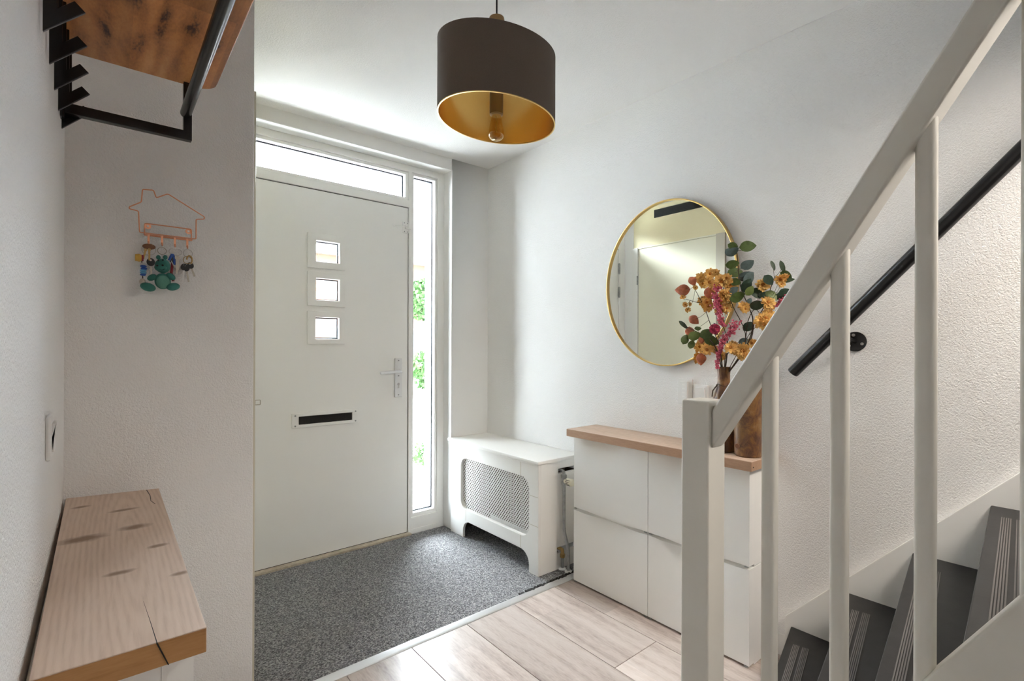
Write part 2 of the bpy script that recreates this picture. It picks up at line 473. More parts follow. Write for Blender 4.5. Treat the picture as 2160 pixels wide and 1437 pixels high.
        o = bpy.data.objects.new(name, me); COL.objects.link(o)
        if bevel:
            wn = o.modifiers.new('weighted_normal', 'WEIGHTED_NORMAL'); wn.keep_sharp = True
        if parent is not None: o.parent = parent
        else: o.location = org
        ORG[o] = org
        return o

def struct(o, label=None, cat=None):
    o['kind'] = 'structure'
    if label: o['label'] = label
    if cat: o['category'] = cat
    return o
def rect(x0, x1, z0, z1): return [(x0, z0), (x1, z0), (x1, z1), (x0, z1)]
def rrect(y0, y1, z0, z1, r, n=8):
    out = []
    for cx, cz, a0 in ((y1 - r, z1 - r, 0), (y0 + r, z1 - r, 90), (y0 + r, z0 + r, 180), (y1 - r, z0 + r, 270)):
        for i in range(n + 1):
            a = rad(a0 + 90 * i / n); out.append((cx + r * math.cos(a), cz + r * math.sin(a)))
    return out
def smooth_path(pts, n=6):
    P = [Vector(p) for p in pts]; out = []
    for i in range(len(P) - 1):
        p0, p1, p2, p3 = P[max(i - 1, 0)], P[i], P[i + 1], P[min(i + 2, len(P) - 1)]
        for k in range(n):
            t = k / n
            out.append(0.5 * ((2 * p1) + (p2 - p0) * t + (2 * p0 - 5 * p1 + 4 * p2 - p3) * t * t + (3 * p1 - p0 - 3 * p2 + p3) * t ** 3))
    out.append(P[-1]); return out
def fillet(pts, r, n=4, closed=False):
    P = [Vector(p) for p in pts]; out = []; m = len(P)
    for i, p in enumerate(P):
        if not closed and i in (0, m - 1): out.append(p); continue
        a, b = P[i - 1] - p, P[(i + 1) % m] - p
        d = min(r, a.length * 0.45, b.length * 0.45)
        s_, e_ = p + a.normalized() * d, p + b.normalized() * d
        for k in range(n + 1):
            t = k / n; out.append(s_ * (1 - t) ** 2 + p * 2 * t * (1 - t) + e_ * t * t)
    return out
def twin(o, parent=None, loc=None):
    c = o.copy(); COL.objects.link(c)
    if parent is not None: c.parent = parent
    if loc is not None: c.location = loc
    return c

# ================================================================== SETTING
XL, XB, XR = -0.0855, 0.400, 2.12
YN, YW, YD, ZC = 1.885, 2.845, 2.95, 2.505

struct(B().box(XR, 2.32, -4.2, 3.16, -0.1, 5.0).build('wall_right', 'wall'), 'white stuccoed wall with the round mirror', 'wall')
struct(B().box(-0.22, XL, -4.0, YN, 0, ZC).build('wall_left', 'wall'), 'white stuccoed wall behind the coat rack', 'wall')
struct(B().box(-0.22, XB, YN, 1.955, 0, ZC).build('wall_niche', 'wall', bevel=0.004), 'stuccoed wall end carrying the wire key rack', 'wall')
wf = B().box(1.816, 2.32, YW, 3.16, -0.1, 2.7).box(-0.3, 1.816, YW, 3.16, 2.427, 2.7).box(-0.3, XB, YW, 3.16, -0.1, 2.427)
struct(wf.build('wall_front', 'smooth_wall', bevel=0.006), 'smooth white wall around the front door', 'wall')
struct(B().box(-0.3, -0.22, 1.885, YW, 0, ZC).build('wall_cupboard_back', 'smooth_wall'), 'back wall of the meter cupboard', 'wall')
# end of the hall behind the camera
struct(B().box(-0.22, 2.32, -4.2, -4.0, 0, ZC).build('wall_back', 'wall'), 'far end wall of the hall', 'wall')
# ceiling with the stairwell opening
struct(B().holed(rect(-0.3, 2.32, -4.2, 3.16), [rect(1.02, 2.12, -2.3, 0.42)], 'z', ZC, 2.7).build('ceiling', 'ceil'), 'white stippled ceiling', 'ceiling')
struct(B().box(0.9, 1.02, -2.3, 0.42, 2.7, 5.0).box(0.9, 2.12, 0.42, 0.54, 2.7, 5.0).box(0.9, 2.12, -2.42, -2.3, 2.7, 5.0).build('wall_stairwell', 'wall'), 'stairwell walls above the ceiling', 'wall')
struct(B().box(0.9, 2.32, -2.42, 0.54, 5.0, 5.1).build('ceiling_stairwell', 'ceil'), 'ceiling above the stairwell', 'ceiling')

# floor: screed + laminate boards, each its own piece
fl = struct(B().box(-0.3, 2.32, -4.2, 3.16, -0.12, -0.012).build('floor', 'dark'), 'wood-look laminate floor of wide boards', 'floor')
bw = 0.2725
proto = {}
def board(x0, x1, y0, y1):
    x0 = max(x0, -3.2); x1 = min(x1, XR)
    g = 0.0013
    key = (round(x1 - x0, 4), round(y1 - y0, 4))
    c = Vector(((x0 + x1) / 2, (y0 + y1) / 2, 0))
    if key not in proto:
        o = B().box(x0 + g, x1 - g, y0 + g, y1 - g, -0.012, 0).build('floor_board', 'laminate', loc=c, bevel=0.0007, seg=1)
        o.parent = fl; o.location = c - ORG[fl]; proto[key] = o
    else:
        o = twin(proto[key], fl, c - ORG[fl])
for i in range(-3, 6):
    x0 = 0.709 + bw * i; x1 = min(x0 + bw, XR); x0 = max(x0, XL)
    if x1 - x0 < 0.01: continue
    ph = [0.0, 0.52, 0.98, 0.31, 0.77][i % 5]
    top = 1.832; bot = top - 0.30 - ph
    while top > -3.99:
        bot = max(bot, -4.0)
        board(x0, x1, bot, top)
        top = bot; bot = top - 1.29
struct(B().prism([(1.832, -0.012), (1.872, -0.012), (1.872, 0.006), (1.866, 0.0095), (1.838, 0.0045), (1.832, 0.001)], 'x', XB + 0.03, XR).build('trim_1', 'alu', bevel=0.001), 'aluminium edge strip between carpet and laminate', 'trim')

# carpet
cp = B()
cp.box(XB, XR, 1.872, 2.93, -0.012, 0.0035)
mat_ = cp.build('entrance_mat', 'carpet')
tag(mat_, 'dark grey loop entrance mat inside the front door', 'mat')
fr = B()
random.seed(3)
yy = 1.60
while yy < 2.10:
    w_ = random.uniform(0.006, 0.02)
    fr.box(yy, yy + w_, 1.868 - random.uniform(0.0, 0.006), 1.884, 0.003, random.uniform(0.007, 0.012)); yy += w_ + random.uniform(0.001, 0.012)
fro = fr.build('frayed_edge', 'dark', mat_); fro['kind'] = 'stuff'

# baseboard on the right wall between cabinets and stairs
struct(B().box(2.108, XR, 0.60, 0.885, 0, 0.085).build('baseboard_right', 'paint', bevel=0.002), 'short white baseboard between shoe cabinets and stairs', 'baseboard')

# ------------------------------------------------------------------ front door frame with transom and sidelight
w1 = thing('window_1', 'white door frame with transom and narrow sidelight', 'window', (1.1, 2.95, 0), kind='structure')
TR = (0.482, 1.544, 2.198, 2.384)
SL = (1.571, 1.764, 0.107, 2.387)
B().holed(rect(XB, 1.816, -0.012, 2.427), [rect(0.484, 1.5475, 0.006, 2.1505), rect(*TR), rect(*SL)], 'y', 2.944, 3.03).build('frame', 'paint', w1, bevel=0.003)
for (a, b_, c, d), gx in ((TR, (0.50, 1.526, 2.216, 2.366)), (SL, (1.588, 1.749, 0.132, 2.370))):
    bd = B().holed(rect(a, b_, c, d), [rect(*gx)], 'y', 2.953, 2.975).build('glazing_bead', 'paint', w1, bevel=0.004)
    sp = 0.010
    B().holed(rect(gx[0], gx[1], gx[2], gx[3]), [rect(gx[0] + sp, gx[1] - sp, gx[2] + sp, gx[3] - sp)], 'y', 2.985, 3.0).build('spacer', 'spacer', w1)
    B().box(a, b_, 2.977, 2.981, c, d).build('pane', 'glass', w1)
B().box(0.486, 1.5470, 2.956, 3.02, 2.1460, 2.1500).box(1.5430, 1.5470, 2.956, 3.02, 0.02, 2.1460).box(0.4845, 0.4865, 2.956, 3.02, 0.02, 2.146).box(0.486, 1.547, 2.9565, 3.02, 0.0065, 0.0188).build('gap_shade_strip', 'dark', w1)  # dark filler added in the door gap, standing in for its shade
B().box(1.549, 1.814, 2.939, 2.945, 0.0, 0.032).build('sill_board', 'paint', w1, bevel=0.002)
B().box(0.486, 1.56, 2.915, 2.955, -0.002, 0.016).build('threshold', 'threshold', w1, bevel=0.004)
# outer jamb boards of the porch side, their blue standing in for sky-lit shade
B().box(1.795, 1.816, 3.03, 3.17, 0.0, 2.42).build('outer_jamb', 'reveal_blue_shade', w1)
B().box(XB, 0.43, 3.03, 3.17, 0.0, 2.42).build('outer_jamb', 'reveal_blue_shade', w1)

# ------------------------------------------------------------------ front door
d1 = thing('door_1', 'white front door with three small square windows', 'door', (1.015, 2.95, 0.016), kind='structure')
holes = [rect(0.937, 1.10, 1.717, 1.865), rect(0.937, 1.10, 1.493, 1.646), rect(0.937, 1.10, 1.268, 1.419)]
B().holed(rect(0.487, 1.5425, 0.019, 2.1455), holes, 'y', 2.95, 2.992).build('leaf', 'door', d1, bevel=0.001)
for (fx0, fx1, fz0, fz1, gx0, gx1, gz0, gz1) in ((0.903, 1.1245, 1.691, 1.893, 0.951, 1.089, 1.731, 1.852), (0.903, 1.124, 1.470, 1.669, 0.951, 1.088, 1.507, 1.633), (0.903, 1.122, 1.250, 1.441, 0.948, 1.087, 1.281, 1.406)):
    bd = B().holed(rect(fx0, fx1, fz0, fz1), [rect(gx0, gx1, gz0, gz1)], 'y', 2.938, 2.9505).build('window_moulding', 'paint', d1, bevel=0.003)
    B().holed(rect(gx0 - .012, gx1 + .012, gz0 - .012, gz1 + .012), [rect(gx0, gx1, gz0, gz1)], 'y', 2.951, 2.964).build('glazing_bead', 'paint', bd)
    B().holed(rect(gx0, gx1, gz0, gz1), [rect(gx0 + .007, gx1 - .007, gz0 + .007, gz1 - .007)], 'y', 2.968, 2.978).build('spacer', 'spacer', bd)
    B().box(0.938, 1.099, 2.965, 2.968, gz0 - .013, gz1 + .013).build('pane', 'glass', bd)
# letter plate
lp_ = B().holed(rect(0.820, 1.205, 0.772, 0.855), [rect(0.858, 1.169, 0.790, 0.836)], 'y', 2.940, 2.951).build('letter_plate', 'paint', d1, bevel=0.003)
br = B().box(0.858, 1.169, 2.9475, 2.9495, 0.790, 0.836)
random.seed(5)
x = 0.859
while x < 1.168:
    br.box(x, x + 0.0022, 2.9445 + random.uniform(0, .002), 2.948, 0.791, 0.834); x += 0.0034
bo = br.build('brush', 'dark', lp_); bo['kind'] = 'stuff'; bo['label'] = 'black draught brush in the letter slot'
for sx, sz in ((0.838, 0.842), (0.838, 0.784), (1.188, 0.842), (1.188, 0.784)):
    B().lathe([(0.005, 0), (0.005, 0.002), (0.003, 0.003)], (sx, 2.937, sz), 10, 'y').build('screw', 'galv', lp_)
# handle
hp = B().box(1.4495, 1.499, 2.940, 2.9505, 0.910, 1.161).build('handle_plate', 'alu', d1, bevel=0.003)
hl = B().tube(fillet([(1.474, 2.945, 1.078), (1.474, 2.895, 1.078), (1.335, 2.895, 1.072)], 0.018, 5), 0.0095, 12).ball((1.335, 2.895, 1.072), 0.0095, 12, 6)
hl.build('door_handle', 'alu', d1, smooth=True)
for zz in (1.146, 1.048, 0.925): B().lathe([(0.0045, 0), (0.0045, 0.0015), (0.003, 0.002)], (1.474, 2.938, zz), 10, 'y').build('screw', 'galv', hp)
B().lathe([(0.0085, 0), (0.0085, 0.004)], (1.474, 2.9365, 0.994), 14, 'y').box(1.4695, 1.4785, 2.9365, 2.9405, 0.968, 0.99).build('lock_cylinder', 'steel', hp)
B().box(1.4735, 1.4745, 2.9355, 2.937, 0.986, 1.001).build('keyhole', 'dark', hp)
# night latch with long lever
la = B().box(1.503, 1.5435, 2.938, 2.9505, 1.978, 2.050).build('night_latch', 'paint', d1, bevel=0.002)
B().box(1.512, 1.556, 2.926, 2.9385, 2.003, 2.026).build('latch_body', 'paint', la, bevel=0.002)
B().tube([(1.53, 2.92, 2.016), (1.425, 2.905, 2.003)], 0.0042, 8).ball((1.423, 2.905, 2.003), 0.0075, 10, 6).build('latch_lever', 'paint', la, smooth=True)
for sx, sz in ((1.511, 2.042), (1.534, 2.042), (1.511, 1.986), (1.534, 1.986)):
    B().lathe([(0.0035, 0), (0.0035, 0.0015)], (sx, 2.9365, sz), 8, 'y').build('screw', 'galv', la)
for zz in (1.97, 1.75, 0.25):
    B().lathe([(0.008, -0.05), (0.008, 0.05)], (0.4865, 2.942, zz), 12).box(0.47, 0.5, 2.942, 2.9445, zz - 0.045, zz + 0.045).build('hinge', 'galv', d1)

# ------------------------------------------------------------------ meter cupboard door (seen in the mirror and edge-on)
d2 = thing('door_2', 'cream meter cupboard door beside the front door', 'door', (XB, 2.4, 0), kind='structure')
B().box(XB - 0.05, XB + 0.021, 1.9555, 2.03, 0.0, 2.15).build('frame_post', 'beige', d2, bevel=0.002)
B().box(XB - 0.05, XB + 0.021, 2.785, YW - .001, 0.0, 2.15).build('frame_post', 'paint', d2, bevel=0.002)
B().box(XB - 0.05, XB - 0.002, 1.956, YW - .001, 2.15, ZC - .001).build('over_panel', 'cream_panel', d2)
B().box(XB - 0.002, XB + 0.015, 2.03, 2.785, 2.138, 2.15).build('head_batten', 'cream', d2, bevel=0.002)
lf = B().box(XB - 0.03, XB + 0.010, 2.034, 2.781, 0.01, 2.136).build('leaf', 'cream', d2, bevel=0.002)
vt = B().box(XB - 0.003, XB + 0.006, 2.07, 2.62, 2.395, 2.465).build('ventilation_grille', 'black', d2)
for i in range(5): B().box(XB + 0.006, XB + 0.010, 2.075, 2.615, 2.400 + i * 0.0128, 2.406 + i * 0.0128).build('slat', 'black', vt)
for zz in (1.85, 0.3): B().lathe([(0.007, -0.04), (0.007, 0.04)], (XB + 0.024, 2.784, zz), 10).build('hinge', 'galv', d2)
kk = B().tube([(XB + 0.008, 2.06, 1.024), (XB + 0.043, 2.06, 1.024)], 0.0025, 8)
kk.tube(fillet([(XB + .043, 2.06, 1.016), (XB + .061, 2.06, 1.016), (XB + .061, 2.06, 1.033), (XB + .043, 2.06, 1.033)], 0.002, 2, True), 0.0016, 6, closed=True)
kk.build('key', 'silver_dull', lf, smooth=True)

# ------------------------------------------------------------------ staircase
st = thing('staircase', 'steep white staircase with black painted treads', 'stairs', (1.58, 0.2, 0))
RISE, Z1 = 0.206, 0.142
XI, XO = 1.066, 2.095
def nose(k):   # nosing line of tread k: (y at inner string, y at wall)
    wall = [0.806, 0.613, 0.427, 0.238]; inn = [0.566, 0.430, 0.290, 0.154]
    if k < 4: return inn[k], wall[k]
    return inn[3] - 0.129 * (k - 3), wall[3] - 0.19 * (k - 3)
for k in range(12):
    z = Z1 + RISE * k
    a, b_ = nose(k); c, d = nose(k + 1)
    c -= 0.02; d -= 0.02
    t = B().prism([(XI, a), (XO, b_), (XO, d), (XI, c)], 'z', z - 0.035, z).build('tread', 'tread', st, bevel=0.004)
    # two grooved rubber grip strips following the nosing
    dirv = Vector((XO - XI, b_ - a, 0)).normalized(); nrm = Vector((dirv.y, -dirv.x, 0))
    p0 = Vector((XI, a, z)); ln = (Vector((XO, b_, z)) - p0).length
    for off in (0.026, 0.056):
        g = B()
        for i in range(5):
            o_ = off + i * 0.0045
            q0 = p0 + dirv * 0.015 + nrm * o_; q1 = p0 + dirv * (ln - 0.135) + nrm * o_
            w_ = nrm * 0.0026
            vs = [q0, q1, q1 + w_, q0 + w_]
            g.add([(v.x, v.y, z - 0.001) for v in vs] + [(v.x, v.y, z + 0.0022) for v in vs], [(3, 2, 1, 0), (4, 5, 6, 7), (0, 1, 5, 4), (1, 2, 6, 5), (2, 3, 7, 6), (3, 0, 4, 7)])
        g.build('grip_strip', 'grip', t)
    a2, b2 = a - 0.022, b_ - 0.022
    B().prism([(XI, a2), (XO, b2), (XO, b2 - 0.015), (XI, a2 - 0.015)], 'z', z - RISE if k else 0.0, z - 0.034).build('riser', 'tread', st)
# wall string (white board on the wall)
def ys(z, y0=0.822, z0=0.177, m=1.073): return y0 - (z - z0) / m
B().prism([(0.828, 0.0), (0.828, 0.172), (ys(2.7), 2.7), (ys(2.7), 2.28), (0.40, 0.0)], 'x', XO - 0.003, XR - .0005).build('wall_string', 'paint', st, bevel=0.002)
# inner string (white, carries the balusters), closed panel below
S0 = (0.565, 0.108)
def zs_(y): return 0.698 + 1.605 * (0.196 - y)
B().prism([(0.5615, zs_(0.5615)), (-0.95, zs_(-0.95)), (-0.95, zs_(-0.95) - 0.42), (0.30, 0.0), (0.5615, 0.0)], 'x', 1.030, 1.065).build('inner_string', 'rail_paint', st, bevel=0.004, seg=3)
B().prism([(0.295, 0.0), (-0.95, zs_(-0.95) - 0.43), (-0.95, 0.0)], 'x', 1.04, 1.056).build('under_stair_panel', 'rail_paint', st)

bl = thing('balustrade', 'white painted stair balustrade with square newel post', 'railing', (1.057, 0.3, 0))
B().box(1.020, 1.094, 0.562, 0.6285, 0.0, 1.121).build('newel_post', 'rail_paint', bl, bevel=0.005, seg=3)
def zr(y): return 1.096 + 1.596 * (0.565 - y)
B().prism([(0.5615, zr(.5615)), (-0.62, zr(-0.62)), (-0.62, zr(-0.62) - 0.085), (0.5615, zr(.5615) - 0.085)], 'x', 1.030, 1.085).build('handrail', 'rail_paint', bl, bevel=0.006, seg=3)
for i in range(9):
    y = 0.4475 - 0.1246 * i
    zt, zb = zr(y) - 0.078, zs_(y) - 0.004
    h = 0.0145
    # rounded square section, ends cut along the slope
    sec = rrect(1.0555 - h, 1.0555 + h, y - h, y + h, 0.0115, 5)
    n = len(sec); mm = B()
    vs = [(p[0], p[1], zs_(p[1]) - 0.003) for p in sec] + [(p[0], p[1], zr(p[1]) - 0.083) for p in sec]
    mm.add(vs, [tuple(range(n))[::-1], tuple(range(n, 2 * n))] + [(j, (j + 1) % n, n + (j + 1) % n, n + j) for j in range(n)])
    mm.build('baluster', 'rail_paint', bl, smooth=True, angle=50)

# black wall handrail
hr = thing('wall_handrail', 'round black handrail mounted on the wall above the stairs', 'handrail', (2.03, 0.4, 1.1))
p0 = Vector((2.03, 0.779, 1.143)); dr = Vector((0, -0.609, 0.666)).normalized()
tb = B().tube([p0, p0 + dr * 0.004, p0 + dr * 2.2], [0.0195, 0.0212, 0.0212], 24)
tb.build('rail', 'black', hr, smooth=True)
for s_ in (0.252, 1.6):
    q = p0 + dr * s_; yb, zb = (0.600, 1.262) if s_ < 1 else (q.y - 0.015, q.z - 0.16)
    B().lathe([(0.036, 0), (0.036, -0.004), (0.033, -0.0055)], (XR - .0005, yb, zb), 28, 'x').build('wall_plate', 'black', hr, smooth=True)
    B().tube(fillet([(XR - 0.004, yb, zb), (2.045, yb + .004, zb + 0.01), (2.03, q.y, q.z - 0.015)], 0.03, 5), 0.0075, 10).build('bracket_arm', 'black', hr, smooth=True)
    for a in (80, 200, 320):
        B().lathe([(0.0055, 0), (0.0055, -0.002), (0.003, -0.003)], (XR - 0.0055, yb + 0.024 * math.cos(rad(a)), zb + 0.024 * math.sin(rad(a))), 10, 'x').build('screw', 'steel', hr)

# ================================================================== OBJECTS
# ------------------------------------------------------------------ pendant lamp
LX, LY, LZ0, LZ1 = 1.032, 1.340, 2.011, 2.250
pd = thing('pendant_lamp', 'taupe drum pendant lamp with gold lining', 'lamp', (LX, LY, LZ0))
# the fabric drum hangs askew: both rings slope to one side
def drum(prof, n=72):
    b_ = B().lathe(prof, (LX, LY, 0), n, capped=False)
    out = []
    for (x, y, z) in b_.v:
        dx, dy = x - LX, y - LY
        r_ = dx * Rv0.x + dy * Rv0.y; f_ = dx * Fv.x + dy * Fv.y
        w_ = (z - LZ0) / (LZ1 - LZ0)
        out.append((x, y, z - r_ * (0.109 + 0.044 * w_) + f_ * (0.02 + 0.10 * w_)))
    b_.v = out; return b_
sh = drum([(0.1985, LZ0), (0.2, LZ0 + .001), (0.2, LZ1 - .001), (0.1985, LZ1)]).build('lamp_shade', 'taupe', pd, smooth=True)
drum([(0.1985, LZ0), (0.1965, LZ0 + .0012), (0.1965, LZ1 - .0012), (0.1985, LZ1)]).build('gold_lining', 'shade_gold', sh, smooth=True)
drum([(0.1963, LZ0 - .0018), (0.2, LZ0 - .0018), (0.2, LZ0 + .0012), (0.1963, LZ0 + .0012), (0.1963, LZ0 - .0018)]).build('rim', 'gold', sh, smooth=True)
sw = B()
for a in (25, 145, 265):
    c_, s_ = math.cos(rad(a)), math.sin(rad(a))
    dx, dy = .1955 * c_, .1955 * s_
    ze = LZ1 - .004 - (dx * Rv0.x + dy * Rv0.y) * 0.153 + (dx * Fv.x + dy * Fv.y) * 0.12
    sw.tube([(LX + .022 * c_, LY + .022 * s_, LZ1 - .004), (LX + dx, LY + dy, ze)], 0.0022, 6)
sw.tube([(LX + .024 * math.cos(2 * math.pi * k / 24), LY + .024 * math.sin(2 * math.pi * k / 24), LZ1 - .004) for k in range(24)], 0.003, 6, closed=True)
sw.build('shade_carrier', 'gold', pd, smooth=True)
B().lathe([(0.018, 2.026), (0.023, 2.030), (0.023, 2.19), (0.0205, 2.20), (0.0205, 2.325), (0.025, 2.332), (0.0268, 2.345), (0.0255, 2.358), (0.006, 2.364)], (LX, LY, 0), 28).build('lamp_socket', 'socket', pd, smooth=True)
B().lathe([(0.015, 2.032), (0.016, 2.022), (0.021, 2.000), (0.0255, 1.975), (0.0262, 1.962), (0.024, 1.952), (0.017, 1.945), (0.006, 1.942), (0.0005, 1.9418)], (LX, LY, 0), 24, capped=False).build('light_bulb', 'bulb', pd, smooth=True)
B().tube([(LX, LY, 2.028), (LX + .004, LY, 2.005), (LX - .003, LY, 1.985), (LX + .002, LY, 1.97)], 0.0012, 5).build('filament', 'gold', pd, smooth=True)
B().tube([(LX, LY, 2.36), (LX, LY, ZC - .02)], 0.003, 8).build('cord', 'black', pd, smooth=True)
B().lathe([(0.05, 0), (0.05, -.02), (0.02, -.03)], (LX, LY, ZC - .0005), 28).build('ceiling_rose', 'black', pd, smooth=True)

# ------------------------------------------------------------------ round mirror
MY, MZ, RA, RBz = 1.384, 1.5495, 0.3587, 0.4025
mr = thing('wall_mirror', 'large round wall mirror in a thin gold frame', 'mirror', (2.11, MY, MZ - RBz))
def ell(a, b_, n=96): return [(MY + a * math.cos(2 * math.pi * k / n), MZ + b_ * math.sin(2 * math.pi * k / n)) for k in range(n)]
B().holed(ell(RA, RBz), [ell(RA - .006, RBz - .006)], 'x', 2.093, XR - .001).build('mirror_frame', 'gold', mr, bevel=0.0015, angle=50)
B().prism(ell(RA - .005, RBz - .005), 'x', 2.104, 2.110).build('mirror_glass', 'mirror', mr)

# ------------------------------------------------------------------ radiator cover
rc = thing('radiator_cover', 'cream radiator cover with perforated grille beside the door', 'radiator cover', (1.95, 2.39, 0))
Y0, Y1, XF = 1.957, 2.822, 1.800
def arc(cx, cz, r, a0, a1, n=8): return [(cx + r * math.cos(rad(a0 + (a1 - a0) * i / n)), cz + r * math.sin(rad(a0 + (a1 - a0) * i / n))) for i in range(n + 1)]
# front: three boards with an arched foot cut-out and a rounded opening
ol = [(Y0, 0.0045), (2.033, 0.0045)] + arc(2.103, 0.045, 0.07, 180, 90)[0:] + arc(2.607, 0.045, 0.07, 90, 0)[0:] + [(2.677, 0.0045), (Y1, 0.0045), (Y1, 0.607), (Y0, 0.607)]
B().holed(ol, [rrect(2.034, 2.706, 0.190, 0.519, 0.062, 8)], 'x', XF, XF + 0.018).build('front_panel', 'rad', rc, bevel=0.002)
for yj in (2.103, 2.645):   # vertical joints
    for z0, z1 in ((0.118, 0.188), (0.521, 0.604)):
        B().box(XF - 0.0004, XF + 0.004, yj - 0.0016, yj + 0.0016, z0, z1).build('joint', 'beige', rc)
for y0, y1 in ((Y0 + .002, 2.031), (2.709, Y1 - .002)):
    for zz in (0.2705, 0.428):
        B().box(XF - 0.0004, XF + 0.004, y0, y1, zz - 0.0013, zz + 0.0013).build('joint', 'beige', rc)
B().box(XF - 0.001, XF + 0.006, 2.055, 2.69, 0.5985, 0.6062).build('finger_slot', 'dark', rc)
# bead around the opening on the far stile
bd = B().holed(rrect(2.028, 2.712, 0.184, 0.525, 0.068, 8), [rrect(2.036, 2.704, 0.192, 0.517, 0.060, 8)], 'x', XF + 0.004, XF + 0.022)
bd.build('opening_liner', 'rad', rc, smooth=True)
# perforated grille: crossing diagonal bars leave diamond holes
g = B(); p = 0.0195; gw = 0.0025
ya, yb, za, zb = 2.03, 2.71, 0.186, 0.523
def bars(sgn, x0, x1):
    c = -2.0
    lo, hi = (ya - sgn * zb, yb - sgn * za) if sgn > 0 else (ya + za, yb + zb)
    t = lo - 0.02
    while t < hi + 0.02:
        # line y = t + sgn*z*k  (k: holes taller than wide)
        pts = []
        k = 0.85
        z_in = [za, zb]
        yA, yB_ = t + sgn * k * za, t + sgn * k * zb
        # clip to y range
        zA, zB = za, zb
        def zat(y): return (y - t) / (sgn * k)
        if yA < ya: zA = zat(ya); yA = ya
        if yA > yb: zA = zat(yb); yA = yb
        if yB_ < ya: zB = zat(ya); yB_ = ya
        if yB_ > yb: zB = zat(yb); yB_ = yb
        if zA < zB - 0.001 and za - 1e-6 <= zA <= zb and za <= zB <= zb + 1e-6:
            d = Vector((0, yB_ - yA, zB - zA)).normalized(); nn = Vector((0, d.z, -d.y)) * gw
            a_, b2_ = Vector((0, yA, zA)), Vector((0, yB_, zB))
            q = [a_ - nn, a_ + nn, b2_ + nn, b2_ - nn]
            g.add([(x0, v.y, v.z) for v in q] + [(x1, v.y, v.z) for v in q], [(0, 1, 2, 3), (7, 6, 5, 4), (0, 4, 5, 1), (1, 5, 6, 2), (2, 6, 7, 3), (3, 7, 4, 0)])
        t += p
bars(1, XF + 0.0185, XF + 0.0205)
bars(-1, XF + 0.0192, XF + 0.0212)
go = g.build('perforated_grille', 'rad', rc, weld=False); go['kind'] = 'stuff'; go['label'] = 'lattice grille with diamond holes'
# near end panel with two pipe slots open to the wall side
ep = [(XF + .018, 0.0045), (XR - .001, 0.0045), (XR - .001, 0.094), (1.941, 0.094), (1.941, 0.126), (XR - .001, 0.126), (XR - .001, 0.536), (1.950, 0.536), (1.950, 0.562), (XR - .001, 0.562), (XR - .001, 0.607), (XF + .018, 0.607)]
B().prism(ep, 'y', Y0, Y0 + 0.016).build('end_panel', 'rad', rc, bevel=0.001, seg=1)
B().box(XF + .018, XR - .001, Y1 - 0.016, Y1, 0.0045, 0.607).build('end_panel', 'rad', rc)
B().box(XF + .024, XR - .002, Y1 - .019, Y1 - .0165, 0.006, 0.60).box(XR - .004, XR - .0015, Y0 + .02, Y1 - .02, 0.13, 0.53).build('inner_shade_sheet', 'grille_shade', rc)  # dark sheets added so the grille holes look shaded
B().box(1.784, XR - .001, 1.943, 2.843, 0.607, 0.625).build('top_board', 'rad', rc, bevel=0.004)
B().box(1.792, XF + 0.001, 1.951, 2.83, 0.597, 0.607).build('top_moulding', 'rad', rc, bevel=0.003)

# radiator hidden in the cover: panel with fins, pipes, valve
rd = thing('radiator', 'grey heating pipes and cream thermostat beside radiator cover', 'radiator', (2.0, 2.4, 0))
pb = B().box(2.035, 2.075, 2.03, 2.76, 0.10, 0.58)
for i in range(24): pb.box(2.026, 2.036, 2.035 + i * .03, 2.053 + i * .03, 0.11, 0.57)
pb.build('radiator_panel', 'grille_shade', rd)  # coloured dark for the shade behind the grille
B().tube(fillet([(1.985, 2.04, 0.549), (1.975, 1.965, 0.549), (1.971, 1.934, 0.549), (1.971, 1.934, 0.50)], 0.014, 4), 0.0085, 10).build('pipe_elbow', 'galv', rd, smooth=True)
B().lathe([(0.011, 0.475), (0.014, 0.478), (0.014, 0.49), (0.0115, 0.494), (0.0115, 0.508), (0.015, 0.512), (0.016, 0.528), (0.011, 0.535)], (1.971, 1.934, 0), 6).build('valve_body', 'galv', rd)
B().tube(smooth_path([(1.971, 1.934, 0.48), (1.971, 1.934, 0.36), (1.971, 1.933, 0.25), (1.972, 1.928, 0.205), (1.973, 1.909, 0.15), (1.973, 1.902, 0.11), (1.973, 1.901, 0.05), (1.973, 1.901, 0.0)], 5), 0.0085, 12).build('pipe', 'galv', rd, smooth=True)
tv = B().lathe([(0.012, 0), (0.0125, -0.012), (0.019, -0.016), (0.020, -0.055), (0.016, -0.064), (0.004, -0.066)], (1.972, 1.928, 0.497), 20, 'y').build('thermostat_knob', 'cream', rd, smooth=True)
for i in range(4):
    zz = 0.482 + i * 0.0085
    B().box(1.9512 + abs(zz - .495) * .4, 1.9532 + abs(zz - .495) * .4, 1.876, 1.908, zz, zz + 0.003).build('slot', 'dark', tv)
B().tube(fillet([(1.98, 2.04, 0.112), (1.972, 1.965, 0.112), (1.972, 1.945, 0.112), (1.972, 1.945, 0.075)], 0.012, 4), 0.010, 10).lathe([(0.012, 0.068), (0.0145, 0.072), (0.0145, 0.088), (0.011, 0.092)], (1.972, 1.945, 0), 8).build('brass_elbow', 'brass', rd, smooth=True)
B().tube([(1.972, 1.945, 0.075), (1.972, 1.945, 0.0)], 0.0075, 12).build('pipe', 'galv', rd, smooth=True)
for px_, py_ in ((1.972, 1.9475), (1.973, 1.900)):
    B().lathe([(0.021, 0.0035), (0.021, 0.008), (0.017, 0.0115), (0.009, 0.0125)], (px_, py_, 0), 22).build('pipe_collar', 'plastic', rd, smooth=True)

